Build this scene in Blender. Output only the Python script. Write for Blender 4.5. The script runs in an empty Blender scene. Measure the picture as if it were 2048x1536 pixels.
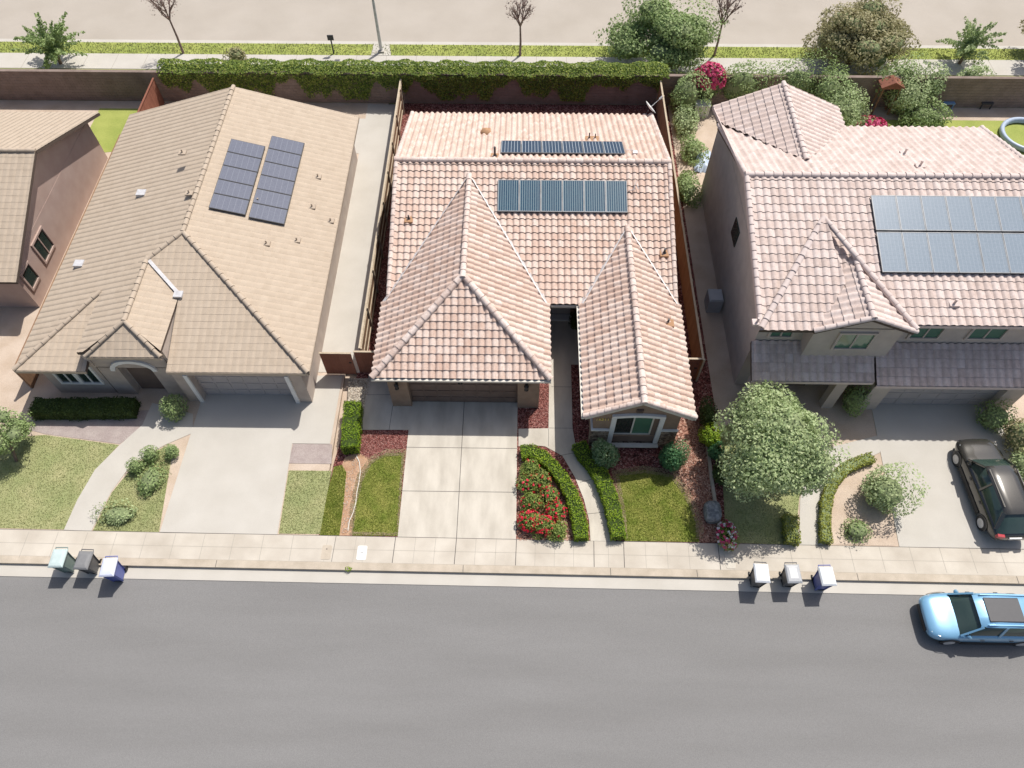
import bpy, bmesh, math, random
from mathutils import Vector, Matrix
random.seed(7)
R = math.radians
SC = bpy.context.scene
COL = SC.collection

# ------------------------------------------------------------------ camera
CF, CPIT, CYAW, CROL = 1473.854, R(57.385), R(-.863), R(-.102)
CPOS = Vector((5.010, -11.252, 29.693))
fw = Vector((math.sin(CYAW)*math.cos(CPIT), math.cos(CYAW)*math.cos(CPIT), -math.sin(CPIT)))
rt = Vector((math.cos(CYAW), -math.sin(CYAW), 0)); up = rt.cross(fw)
rt, up = rt*math.cos(CROL)+up*math.sin(CROL), -rt*math.sin(CROL)+up*math.cos(CROL)
cam = bpy.data.cameras.new('camera'); co = bpy.data.objects.new('camera', cam); COL.objects.link(co)
co.matrix_world = Matrix(((rt.x, up.x, -fw.x, CPOS.x), (rt.y, up.y, -fw.y, CPOS.y), (rt.z, up.z, -fw.z, CPOS.z), (0, 0, 0, 1)))
cam.sensor_width = 36; cam.lens = 36*CF/2048; cam.clip_end = 2000
SC.camera = co
# ------------------------------------------------------------------ light
SUN = Vector((1.0, 1.24, 2.75)).normalized()
w = bpy.data.worlds.new('World'); SC.world = w; w.use_nodes = True
nt = w.node_tree; bg = nt.nodes['Background']; bg.inputs['Strength'].default_value = .11
sky = nt.nodes.new('ShaderNodeTexSky'); sky.sky_type = 'NISHITA'; sky.sun_disc = False; sky.dust_density = 3.0; sky.ozone_density = .6
sky.sun_elevation = math.asin(SUN.z); sky.sun_rotation = math.atan2(SUN.x, SUN.y)
nt.links.new(sky.outputs[0], bg.inputs[0])
sl = bpy.data.lights.new('sun', 'SUN'); sl.energy = 4.55; sl.angle = R(.53); sl.color = (1, .96, .91)
so = bpy.data.objects.new('sun', sl); COL.objects.link(so); so.rotation_euler = SUN.to_track_quat('Z', 'Y').to_euler(); so.location = (20, 25, 60)
SC.view_settings.view_transform = 'Standard'; SC.view_settings.look = 'None'; SC.view_settings.gamma = 1
SC.view_settings.exposure = 0.0
SC.cycles.max_bounces = 6; SC.cycles.use_denoising = True

# ------------------------------------------------------------------ helpers
def G(u, v, z=0.0):
    "the place on level z that the drone sees at photo point u, v"
    d = fw + rt*((u-1024)/CF) - up*((v-768)/CF)
    t = (z-CPOS.z)/d.z
    return (CPOS.x+t*d.x, CPOS.y+t*d.y, z)
def GG(pts, z=0.0): return [G(u, v, z)[:2] for u, v in pts]

class MB:
    def __init__(s): s.v = []; s.f = []; s.t = []; s.m = []; s.s = []
    def face(s, pts, t=None, m=0, sm=False):
        n = len(s.v); s.v += [tuple(p) for p in pts]; s.f.append(tuple(range(n, n+len(pts))))
        s.t.append(random.random() if t is None else t); s.m.append(m); s.s.append(sm)
    def mesh(s, vs, fs, t=None, m=0, sm=False):
        n = len(s.v); s.v += [tuple(p) for p in vs]; t = random.random() if t is None else t
        for f in fs: s.f.append(tuple(n+i for i in f)); s.t.append(t); s.m.append(m); s.s.append(sm)
    def box(s, x0, y0, z0, x1, y1, z1, t=None, m=0):
        v = [(x0,y0,z0),(x1,y0,z0),(x1,y1,z0),(x0,y1,z0),(x0,y0,z1),(x1,y0,z1),(x1,y1,z1),(x0,y1,z1)]
        s.mesh(v, [(0,3,2,1),(4,5,6,7),(0,1,5,4),(1,2,6,5),(2,3,7,6),(3,0,4,7)], t, m)
    def bar(s, a, b, w, h, t=None, m=0, upv=(0,0,1)):
        "box beam from a to b, w wide, h high, centred"
        a, b = Vector(a), Vector(b); d = (b-a).normalized(); x = d.cross(Vector(upv))
        x = x.normalized() if x.length > 1e-4 else Vector((1,0,0)); y = x.cross(d)
        v = []
        for p in (a, b):
            for i, j in ((-1,-1),(1,-1),(1,1),(-1,1)): v.append(p+x*(i*w/2)+y*(j*h/2))
        s.mesh(v, [(0,1,2,3),(7,6,5,4),(0,4,5,1),(1,5,6,2),(2,6,7,3),(3,7,4,0)], t, m)
    def prism(s, poly, z0, z1, t=None, m=0, top=True):
        a = sum(poly[i][0]*poly[(i+1)%len(poly)][1]-poly[(i+1)%len(poly)][0]*poly[i][1] for i in range(len(poly)))
        if a < 0: poly = poly[::-1]
        n = len(poly); v = [(p[0],p[1],z0) for p in poly]+[(p[0],p[1],z1) for p in poly]
        s.mesh(v, [tuple(range(n, 2*n)), tuple(range(n-1, -1, -1))]+[(i,(i+1)%n,n+(i+1)%n,n+i) for i in range(n)], t, m)
    def tube(s, pts, rad, n=8, t=None, m=0, cap=True):
        pts = [Vector(p) for p in pts]; rad = rad if isinstance(rad, (list, tuple)) else [rad]*len(pts)
        vs = []; fs = []
        for i, p in enumerate(pts):
            d = (pts[min(i+1, len(pts)-1)]-pts[max(i-1, 0)]).normalized()
            x = d.cross(Vector((0,0,1))) if abs(d.z) < .95 else d.cross(Vector((1,0,0))); x.normalize(); y = d.cross(x)
            for k in range(n): a = 2*math.pi*k/n; vs.append(p+(x*math.cos(a)+y*math.sin(a))*rad[i])
        for i in range(len(pts)-1):
            for k in range(n): fs.append((i*n+k, i*n+(k+1)%n, (i+1)*n+(k+1)%n, (i+1)*n+k))
        s.mesh(vs, fs, t, m, True)
        if cap: s.face(vs[:n][::-1], t, m); s.face(vs[-n:], t, m)
    def lathe(s, c, prof, n=16, t=None, m=0):
        vs = []; fs = []
        for r, z in prof:
            for k in range(n): a = 2*math.pi*k/n; vs.append((c[0]+r*math.cos(a), c[1]+r*math.sin(a), c[2]+z))
        for i in range(len(prof)-1):
            for k in range(n): fs.append((i*n+k, i*n+(k+1)%n, (i+1)*n+(k+1)%n, (i+1)*n+k))
        s.mesh(vs, fs, t, m, True)
    def build(s, name, mats, parent=None, at=None, rotz=0, mods=None):
        me = bpy.data.meshes.new(name)
        o = Vector(at) if at else (ORG.get(parent.name, Vector((0,0,0))) if parent else Vector((0,0,0)))
        rz = ROT.get(parent.name, 0) if parent else rotz
        if rz == 0: vs = [(v[0]-o.x, v[1]-o.y, v[2]-o.z) for v in s.v]
        else: vs = s.v                       # things with a heading are modelled around their own origin
        me.from_pydata(vs, [], s.f)
        me.polygons.foreach_set('material_index', s.m); me.polygons.foreach_set('use_smooth', s.s)
        at_ = me.attributes.new('tint', 'FLOAT', 'FACE'); at_.data.foreach_set('value', s.t)
        for m in (mats if isinstance(mats, (list, tuple)) else [mats]): me.materials.append(m)
        ob = bpy.data.objects.new(name, me); COL.objects.link(ob)
        if parent: ob.parent = parent; ORG[ob.name] = o; ROT[ob.name] = rz
        else: ob.location = o; ORG[ob.name] = o; ROT[ob.name] = 0
        return ob
ORG = {}; ROT = {}
def tag(o, label, cat, group=None, kind=None):
    if label: o['label'] = label
    if cat: o['category'] = cat
    if group: o['group'] = group
    if kind: o['kind'] = kind
    return o
def thing(name, label, cat, loc=(0,0,0), group=None, rotz=0):
    o = bpy.data.objects.new(name, None); COL.objects.link(o); o.location = loc; o.rotation_euler = (0, 0, rotz)
    o.empty_display_size = .2
    ORG[o.name] = Vector(loc); ROT[o.name] = 1 if rotz != 0 else 0
    return tag(o, label, cat, group)
def struct(o): o['kind'] = 'structure'; return o
def dup(src, loc, label, group=None, rotz=None):
    c = src.copy(); COL.objects.link(c); c.location = loc; c['label'] = label
    if group: c['group'] = group
    if rotz is not None: c.rotation_euler = (0, 0, rotz)
    for ch in src.children:
        k = ch.copy(); COL.objects.link(k); k.parent = c
        for g in ch.children:
            q = g.copy(); COL.objects.link(q); q.parent = k
    return c

# ------------------------------------------------------------------ materials
def mat(name, c1, c2=None, scale=4, rough=.85, tint=0, detail=6, spec=.3, metal=0, bump=0, bscale=40, c3=None, fine=0, coat=0, lo=.35, hi=.65, stretch=None):
    m = bpy.data.materials.new(name); m.use_nodes = True; t = m.node_tree; N = t.nodes; L = t.links
    b = N['Principled BSDF']; b.inputs['Roughness'].default_value = rough; b.inputs['Metallic'].default_value = metal
    b.inputs['Specular IOR Level'].default_value = spec
    if coat: b.inputs['Coat Weight'].default_value = coat; b.inputs['Coat Roughness'].default_value = .05
    c2 = c2 or c1
    geo = N.new('ShaderNodeNewGeometry')
    no = N.new('ShaderNodeTexNoise'); no.inputs['Scale'].default_value = scale; no.inputs['Detail'].default_value = detail
    if stretch:
        vm = N.new('ShaderNodeVectorMath'); vm.operation = 'MULTIPLY'; vm.inputs[1].default_value = stretch; L.new(geo.outputs['Position'], vm.inputs[0]); L.new(vm.outputs[0], no.inputs['Vector'])
    else: L.new(geo.outputs['Position'], no.inputs['Vector'])
    mr = N.new('ShaderNodeMapRange'); mr.inputs[1].default_value = lo; mr.inputs[2].default_value = hi; L.new(no.outputs[0], mr.inputs[0])
    fac = mr.outputs[0]
    if tint:
        a = N.new('ShaderNodeAttribute'); a.attribute_name = 'tint'
        mx = N.new('ShaderNodeMix'); mx.inputs[0].default_value = tint; L.new(fac, mx.inputs[2]); L.new(a.outputs['Fac'], mx.inputs[3]); fac = mx.outputs[0]
    cr = N.new('ShaderNodeValToRGB'); e = cr.color_ramp.elements
    e[0].color = (*c1, 1); e[1].color = (*c2, 1)
    if c3: x = cr.color_ramp.elements.new(.5); x.color = (*c3, 1)
    L.new(fac, cr.inputs[0]); out = cr.outputs[0]
    if fine:
        n2 = N.new('ShaderNodeTexNoise'); n2.inputs['Scale'].default_value = bscale; n2.inputs['Detail'].default_value = 3
        L.new(geo.outputs['Position'], n2.inputs['Vector'])
        m2 = N.new('ShaderNodeMapRange'); m2.inputs[1].default_value = .3; m2.inputs[2].default_value = .7
        m2.inputs[3].default_value = 1-fine; m2.inputs[4].default_value = 1+fine; L.new(n2.outputs[0], m2.inputs[0])
        mu = N.new('ShaderNodeMix'); mu.data_type = 'RGBA'; mu.blend_type = 'MULTIPLY'; mu.inputs[0].default_value = 1
        L.new(out, mu.inputs[6]); L.new(m2.outputs[0], mu.inputs[7]); out = mu.outputs[2]
    L.new(out, b.inputs['Base Color'])
    if bump:
        n3 = N.new('ShaderNodeTexNoise'); n3.inputs['Scale'].default_value = bscale; n3.inputs['Detail'].default_value = 4
        L.new(geo.outputs['Position'], n3.inputs['Vector'])
        bp = N.new('ShaderNodeBump'); bp.inputs['Strength'].default_value = bump; bp.inputs['Distance'].default_value = .03
        L.new(n3.outputs[0], bp.inputs['Height']); L.new(bp.outputs[0], b.inputs['Normal'])
    return m
def leafmat(name, c1, c2, c3=None, trans=.3):
    m = mat(name, c1, c2, scale=1.3, rough=.55, tint=.75, c3=c3, spec=.35, lo=.3, hi=.7); t = m.node_tree; N = t.nodes; L = t.links
    b = N['Principled BSDF']; o = N['Material Output']
    tr = N.new('ShaderNodeBsdfTranslucent'); mx = N.new('ShaderNodeMixShader'); mx.inputs[0].default_value = trans
    L.new(b.inputs['Base Color'].links[0].from_socket, tr.inputs[0]); L.new(b.outputs[0], mx.inputs[1]); L.new(tr.outputs[0], mx.inputs[2]); L.new(mx.outputs[0], o.inputs[0])
    return m
def chips(name, cols, scale=22, rough=.9, bump=.6):
    "loose mulch or pebbles: cells of mixed colour"
    m = bpy.data.materials.new(name); m.use_nodes = True; t = m.node_tree; N = t.nodes; L = t.links
    b = N['Principled BSDF']; b.inputs['Roughness'].default_value = rough; b.inputs['Specular IOR Level'].default_value = .2
    geo = N.new('ShaderNodeNewGeometry'); v = N.new('ShaderNodeTexVoronoi'); v.inputs['Scale'].default_value = scale
    wn = N.new('ShaderNodeTexNoise'); wn.inputs['Scale'].default_value = scale*.6
    ad = N.new('ShaderNodeVectorMath'); ad.operation = 'MULTIPLY_ADD'; L.new(wn.outputs[1], ad.inputs[0]); ad.inputs[1].default_value = (.06,.06,.06)
    L.new(geo.outputs['Position'], wn.inputs['Vector']); L.new(geo.outputs['Position'], ad.inputs[2]); L.new(ad.outputs[0], v.inputs['Vector'])
    sp = N.new('ShaderNodeSeparateColor'); L.new(v.outputs['Color'], sp.inputs[0])
    no = N.new('ShaderNodeTexNoise'); no.inputs['Scale'].default_value = 1.2; no.inputs['Detail'].default_value = 5; L.new(geo.outputs['Position'], no.inputs['Vector'])
    mx = N.new('ShaderNodeMix'); mx.inputs[0].default_value = .35; L.new(sp.outputs[0], mx.inputs[2]); L.new(no.outputs[0], mx.inputs[3])
    cr = N.new('ShaderNodeValToRGB'); e = cr.color_ramp.elements
    while len(e) < len(cols): e.new(.5)
    for i, c in enumerate(cols): e[i].position = .12+.76*i/(len(cols)-1); e[i].color = (*c, 1)
    L.new(mx.outputs[0], cr.inputs[0]); L.new(cr.outputs[0], b.inputs['Base Color'])
    bp = N.new('ShaderNodeBump'); bp.inputs['Strength'].default_value = bump; bp.inputs['Distance'].default_value = .05
    L.new(sp.outputs[1], bp.inputs['Height']); L.new(bp.outputs[0], b.inputs['Normal'])
    return m
def simple(name, c, rough=.6, metal=0, spec=.4, coat=0):
    return mat(name, c, tuple(x*.92 for x in c), scale=6, rough=rough, metal=metal, spec=spec, coat=coat)

M = {}
M['tile'] = mat('terracotta_blend_tile', (.515,.355,.28), (.72,.61,.545), scale=9, rough=.8, tint=.55, c3=(.61,.465,.385), fine=.10, bscale=16, lo=.25, hi=.75)
M['cap'] = mat('ridge_tile', (.52,.385,.32), (.72,.62,.56), scale=8, rough=.8, tint=.6, fine=.10, bscale=16)
M['deck'] = mat('deck_and_riser_shade', (.10,.075,.06), rough=.9)
M['cream'] = mat('cream_trim', (.70,.66,.58), (.62,.58,.50), scale=2, rough=.6)
M['white'] = mat('white_paint', (.78,.77,.74), (.72,.71,.68), scale=3, rough=.5)
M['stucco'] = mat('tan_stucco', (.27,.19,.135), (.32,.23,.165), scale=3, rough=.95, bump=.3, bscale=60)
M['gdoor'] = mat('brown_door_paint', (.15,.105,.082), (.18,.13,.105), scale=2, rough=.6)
M['flash'] = mat('galvanised_flashing', (.66,.65,.65), (.52,.51,.51), scale=5, rough=.45, metal=.2)
M['conc'] = mat('concrete', (.43,.39,.325), (.58,.535,.455), scale=1.3, rough=.9, detail=10, fine=.07, bscale=55, bump=.08, lo=.26, hi=.62, stretch=(1.25,.42,1))
M['conc2'] = mat('sidewalk_concrete', (.455,.405,.335), (.585,.535,.455), scale=.8, rough=.9, detail=9, fine=.07, bscale=50, lo=.3, hi=.7)
M['concp'] = mat('pale_concrete', (.475,.445,.39), (.53,.50,.445), scale=.7, rough=.9, detail=8, fine=.04, bscale=40, lo=.3, hi=.7)
M['curb'] = mat('curb_concrete', (.42,.36,.28), (.52,.45,.36), scale=1.5, rough=.9, detail=8, fine=.08, bscale=45)
M['joint'] = mat('dark_joint', (.13,.12,.11), rough=1)  # dark colour of the joints between slabs
M['joint2'] = mat('worn_joint', (.36,.33,.28), rough=1)
M['asph'] = mat('weathered_asphalt', (.196,.191,.184), (.222,.217,.21), scale=1.1, rough=.92, detail=12, fine=.18, bscale=45, bump=.15, lo=.3, hi=.7, stretch=(.12,.9,1))
M['road2'] = mat('pale_avenue_paving', (.385,.342,.288), (.43,.385,.33), scale=.35, rough=.92, detail=9, fine=.06, bscale=40, lo=.3, hi=.7)
M['mulch'] = chips('red_mulch', [(.03,.008,.007),(.09,.028,.022),(.19,.06,.05),(.30,.12,.10),(.50,.33,.28)], 20)
M['mulch2'] = chips('brown_bark_mulch', [(.05,.02,.014),(.18,.08,.055),(.32,.16,.115),(.45,.27,.20),(.6,.45,.36)], 14)
M['gravel'] = chips('pebbles', [(.12,.10,.08),(.42,.36,.28),(.56,.50,.40),(.66,.60,.50)], 16)
M['dirt'] = mat('sandy_dirt', (.36,.21,.125), (.48,.31,.20), scale=3, rough=1, detail=9, fine=.25, bscale=30, bump=.4)
M['dirtp'] = mat('pale_dirt', (.47,.37,.28), (.55,.45,.36), scale=1, rough=1, detail=8, fine=.12, bscale=25, bump=.2)
M['bedp'] = mat('greyish_bed', (.33,.27,.25), (.40,.34,.31), scale=2, rough=1, detail=8, fine=.15, bscale=25, bump=.2)
M['lawn'] = mat('turf', (.13,.175,.025), (.29,.28,.075), scale=1.6, rough=1, detail=8, fine=.35, bscale=35, lo=.3, hi=.7)
M['lawnp'] = mat('pale_turf', (.25,.285,.12), (.36,.35,.175), scale=.9, rough=1, detail=9, fine=.2, bscale=25, lo=.3, hi=.7)
M['verge'] = mat('verge_turf', (.25,.30,.07), (.34,.37,.10), scale=.6, rough=1, detail=8, fine=.2, bscale=25)
M['blade'] = leafmat('grass_blade', (.095,.175,.013), (.39,.385,.11), (.215,.265,.033), .35)
M['bladep'] = leafmat('dry_grass_blade', (.26,.30,.115), (.38,.375,.18), None, .2)
M['fencel'] = mat('weathered_fence_timber', (.42,.34,.24), (.56,.47,.35), scale=3, rough=.9, tint=.5, fine=.15, bscale=20)
M['board'] = mat('brown_fence_board', (.20,.115,.065), (.29,.17,.10), scale=3, rough=.9, tint=.6, fine=.15, bscale=20)
M['oboard'] = mat('orange_brown_board', (.33,.17,.085), (.44,.25,.135), scale=3, rough=.9, tint=.6, fine=.15, bscale=20)
M['redboard'] = mat('red_stained_board', (.22,.085,.055), (.30,.125,.08), scale=3, rough=.85, tint=.6, fine=.12, bscale=20)
M['blockwall'] = mat('block_wall', (.20,.15,.125), (.27,.21,.18), scale=2, rough=.95, tint=.3, fine=.12, bscale=30)
M['alu'] = mat('dull_aluminium', (.20,.21,.22), (.26,.27,.28), scale=3, rough=.5, metal=.3)
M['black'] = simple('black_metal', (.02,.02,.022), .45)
M['dark'] = simple('dark_grey_plastic', (.06,.06,.065), .5)
M['glass'] = mat('dark_window_glass', (.020,.035,.030), (.03,.05,.042), scale=1, rough=.05, spec=.9)
M['greenglass'] = mat('green_tinted_glass', (.07,.17,.11), (.09,.20,.13), scale=.8, rough=.08, spec=.8)
M['stone'] = chips('ledger_stone', [(.08,.055,.04),(.19,.14,.105),(.30,.23,.17),(.42,.34,.26)], 9, bump=.8)
M['lhedge'] = leafmat('box_hedge_leaf', (.12,.23,.012), (.40,.50,.05), (.25,.38,.022))
M['lhedge2'] = leafmat('yellow_green_leaf', (.20,.24,.03), (.44,.45,.10), (.32,.35,.06))
M['lsilver'] = leafmat('grey_green_leaf', (.07,.16,.06), (.42,.50,.30), (.18,.29,.13))
M['lblue'] = leafmat('deep_green_leaf', (.03,.12,.05), (.24,.40,.17), (.09,.23,.09))
M['ldark'] = leafmat('dark_leaf', (.03,.055,.015), (.10,.15,.035), (.055,.09,.02))
M['livy'] = leafmat('ivy_leaf', (.05,.09,.015), (.46,.50,.11), (.17,.25,.035))
M['lrose'] = leafmat('rose_leaf', (.12,.19,.035), (.42,.45,.14), (.24,.33,.065))
M['lpale'] = leafmat('pale_green_leaf', (.30,.40,.17), (.54,.60,.33), (.42,.51,.25))
M['lolive'] = leafmat('olive_brown_leaf', (.29,.28,.14), (.46,.40,.23), (.38,.35,.18))
M['lgreen2'] = leafmat('soft_green_leaf', (.22,.32,.12), (.40,.48,.21), (.31,.41,.16))
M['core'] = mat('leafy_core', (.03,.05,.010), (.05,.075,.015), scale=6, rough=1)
M['corep'] = mat('twiggy_core', (.17,.21,.10), (.22,.26,.13), scale=6, rough=1)
M['bark'] = mat('bark', (.16,.11,.08), (.24,.18,.13), scale=6, rough=.95)
M['twig'] = mat('bare_twig', (.22,.15,.13), (.30,.21,.185), scale=4, rough=.95)
M['red'] = leafmat('red_petal', (.58,.010,.025), (.78,.05,.10), None, .2)
M['pink'] = leafmat('pink_petal', (.55,.03,.12), (.75,.14,.28), None, .2)
M['whitep'] = leafmat('white_petal', (.7,.68,.68), (.8,.78,.78), None, .2)
M['rock'] = mat('grey_boulder', (.16,.165,.17), (.36,.36,.35), scale=7, rough=.95, detail=8, bump=.6, bscale=12, lo=.4, hi=.65)
M['tileB'] = mat('beige_flat_tile', (.425,.345,.262), (.48,.395,.305), scale=3, rough=.9, tint=.45, fine=.05, bscale=20)
M['capB'] = mat('beige_ridge_tile', (.40,.325,.25), (.49,.405,.315), scale=3, rough=.9, tint=.4)
M['tileC'] = mat('pale_pink_tile', (.50,.40,.35), (.68,.585,.54), scale=6, rough=.85, tint=.6, fine=.06, bscale=16, c3=(.60,.49,.44))
M['capC'] = mat('pale_pink_ridge', (.56,.46,.42), (.66,.57,.53), scale=6, rough=.85, tint=.5)
M['stuccoB'] = mat('greige_stucco', (.43,.36,.31), (.49,.42,.36), scale=2, rough=.95, bump=.2, bscale=50)
M['stuccoP'] = mat('pinkish_stucco', (.44,.32,.27), (.48,.36,.305), scale=1.5, rough=.95, bump=.2, bscale=50)
M['stuccoC'] = mat('warm_grey_stucco', (.47,.41,.36), (.53,.465,.41), scale=2, rough=.95, bump=.2, bscale=50)
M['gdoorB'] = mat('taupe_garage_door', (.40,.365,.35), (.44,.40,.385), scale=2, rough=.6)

M['bing'] = simple('green_grey_bin', (.20,.27,.25), .5); M['lidg'] = simple('pale_green_lid', (.52,.62,.60), .35); M['lidw'] = simple('bleached_white_lid', (.72,.74,.76), .35); M['bink'] = simple('charcoal_bin', (.13,.13,.13), .5); M['lidk'] = simple('grey_lid', (.22,.22,.22), .45); M['binb'] = simple('blue_bin', (.13,.16,.42), .45); M['lidb'] = simple('pale_lavender_lid', (.62,.65,.78), .35); M['lidk2'] = simple('light_grey_lid', (.42,.43,.44), .4)
def cellmat(name, c1, c2, line, nx, lw, rough=.12):
    "solar glass: busbar lines run up the panel; generated coordinates of each panel"
    m = bpy.data.materials.new(name); m.use_nodes = True; t = m.node_tree; N = t.nodes; L = t.links
    b = N['Principled BSDF']; b.inputs['Roughness'].default_value = rough; b.inputs['Specular IOR Level'].default_value = .22
    tc = N.new('ShaderNodeTexCoord'); sx = N.new('ShaderNodeSeparateXYZ'); L.new(tc.outputs['Generated'], sx.inputs[0])
    def line_mask(sock, n, wd):
        a = N.new('ShaderNodeMath'); a.operation = 'MULTIPLY'; a.inputs[1].default_value = n; L.new(sock, a.inputs[0])
        f = N.new('ShaderNodeMath'); f.operation = 'FRACT'; L.new(a.outputs[0], f.inputs[0])
        d = N.new('ShaderNodeMath'); d.operation = 'LESS_THAN'; d.inputs[1].default_value = wd; L.new(f.outputs[0], d.inputs[0]); return d.outputs[0]
    a = line_mask(sx.outputs[0], nx, lw); c = line_mask(sx.outputs[1], 10, .05)
    no = N.new('ShaderNodeTexVoronoi'); no.inputs['Scale'].default_value = 26
    g = N.new('ShaderNodeNewGeometry'); L.new(g.outputs['Position'], no.inputs['Vector'])
    sp = N.new('ShaderNodeSeparateColor'); L.new(no.outputs['Color'], sp.inputs[0])
    mx = N.new('ShaderNodeMix'); mx.data_type = 'RGBA'; mx.inputs[6].default_value = (*c1, 1); mx.inputs[7].default_value = (*c2, 1); L.new(sp.outputs[0], mx.inputs[0])
    m2 = N.new('ShaderNodeMix'); m2.data_type = 'RGBA'; m2.inputs[7].default_value = (*line, 1); L.new(mx.outputs[2], m2.inputs[6]); L.new(a, m2.inputs[0])
    m3 = N.new('ShaderNodeMix'); m3.data_type = 'RGBA'; m3.inputs[7].default_value = (*[x*.5 for x in line], 1); L.new(m2.outputs[2], m3.inputs[6])
    q = N.new('ShaderNodeMath'); q.operation = 'MULTIPLY'; q.inputs[1].default_value = .4; L.new(c, q.inputs[0]); L.new(q.outputs[0], m3.inputs[0])
    L.new(m3.outputs[2], b.inputs['Base Color'])
    return m
M['cellF'] = cellmat('blue_solar_cells', (.010,.042,.09), (.025,.085,.13), (.23,.29,.31), 9, .28, .3)
M['cellK'] = cellmat('dark_blue_solar_cells', (.018,.04,.08), (.025,.055,.10), (.45,.50,.54), 6, .12, .3)
M['cellN'] = cellmat('grey_solar_cells', (.13,.14,.18), (.16,.17,.21), (.22,.23,.27), 6, .06, .3)
M['cellR'] = cellmat('pale_blue_solar_cells', (.21,.26,.31), (.25,.30,.35), (.32,.37,.42), 6, .07, .3)

# ------------------------------------------------------------------ roofs
STILE = [(0,.0),(.10,.042),(.22,.070),(.37,.082),(.52,.070),(.65,.040),(.77,.0),(.88,-.014),(1,-.004)]
STILE4 = [(0,.0),(.18,.052),(.36,.068),(.54,.052),(.74,.0),(1,0)]
FLAT = [(0,0),(.5,.008),(.99,0),(1,-.008)]
def inside(p, poly):
    c = False; n = len(poly)
    for i in range(n):
        a, b = poly[i], poly[i-1]
        if (a[1] > p[1]) != (b[1] > p[1]) and p[0] < (b[0]-a[0])*(p[1]-a[1])/(b[1]-a[1])+a[0]: c = not c
    return c
def roof_plane(mb, e0, inw, s, poly, tw=.305, tl=.36, prof=STILE, lift=.045, deck=None, jit=.004, off=0, riser_shade=True):
    "tile one roof slope. e0: a point on its eave, inw: plan direction up the slope, s: pitch, poly: plan outline"
    e0 = Vector(e0); inw = Vector((inw[0], inw[1], 0)).normalized(); u = Vector((inw.y, -inw.x, 0)); c = 1/math.sqrt(1+s*s)
    vd = Vector((inw.x*c, inw.y*c, s*c)); n = u.cross(vd)
    uv = [((Vector((x, y, 0))-Vector((e0.x, e0.y, 0))).dot(u), (Vector((x, y, 0))-Vector((e0.x, e0.y, 0))).dot(inw)/c) for x, y in poly]
    u0 = min(p[0] for p in uv); u1 = max(p[0] for p in uv); v0 = min(p[1] for p in uv); v1 = max(p[1] for p in uv)
    bm = bmesh.new(); tl_ = bm.faces.layers.float.new('tint')
    j0 = math.floor((u0-off)/tw); j1 = math.ceil((u1-off)/tw); i0 = math.floor(v0/tl); i1 = math.ceil(v1/tl)
    for i in range(i0, i1):
        for j in range(j0, j1):
            ub = off+j*tw; vb = i*tl-.02; vt = (i+1)*tl+.01; tint = random.random(); jz = random.uniform(-jit, jit); jv = random.uniform(-jit, jit)
            lo = [bm.verts.new(e0+u*(ub+q*tw)+vd*(vb+jv)+n*(h+lift+jz)) for q, h in prof]
            hi = [bm.verts.new(e0+u*(ub+q*tw)+vd*vt+n*h) for q, h in prof]
            l2 = [bm.verts.new(e0+u*(ub+q*tw)+vd*(vb+jv)+n*(h+lift+jz)) for q, h in prof]
            l3 = [bm.verts.new(e0+u*(ub+q*tw)+vd*(vb+jv)+n*(h-.004 if i > i0 else h-.01)) for q, h in prof]
            for k in range(len(prof)-1):
                f = bm.faces.new((lo[k], lo[k+1], hi[k+1], hi[k])); f[tl_] = tint; f.smooth = True
                f = bm.faces.new((l3[k], l3[k+1], l2[k+1], l2[k])); f[tl_] = tint*.6; f.material_index = 1 if riser_shade else 0  # dark deck colour on the risers stands in for shade under tile ends
    N = len(uv)
    for k in range(N):
        a, b = uv[k], uv[(k+1) % N]
        A = e0+u*a[0]+vd*a[1]; B = e0+u*b[0]+vd*b[1]
        pn = (B-A).cross(Vector((0,0,1)))
        if pn.length < 1e-6: continue
        if abs(pn.normalized().dot(inw)) > .999 and abs(a[1]-v0) < 1e-3: continue          # keep tiles overhanging the eave
        bmesh.ops.bisect_plane(bm, geom=bm.verts[:]+bm.edges[:]+bm.faces[:], plane_co=A, plane_no=pn.normalized(), dist=1e-5)
    kill = []
    for f in bm.faces:
        m_ = f.calc_center_median()-e0; p = (m_.dot(u), m_.dot(vd))
        if p[1] < v0: p = (p[0], v0+.01)
        if not inside(p, uv): kill.append(f)
    bmesh.ops.delete(bm, geom=kill, context='FACES')
    bm.verts.index_update(); base = len(mb.v); mb.v += [tuple(v.co) for v in bm.verts]
    for f in bm.faces: mb.f.append(tuple(base+v.index for v in f.verts)); mb.t.append(f[tl_]); mb.m.append(f.material_index); mb.s.append(f.smooth)
    bm.free()
    top = [e0+u*a+vd*b-n*.03 for a, b in uv]; bot = [p-Vector((0,0,.15)) for p in top]; k = len(top)
    mb.mesh(top+bot, [tuple(range(k)), tuple(range(2*k-1, k-1, -1))]+[(i, k+i, k+(i+1) % k, (i+1) % k) for i in range(k)], .5, 1)
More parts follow.
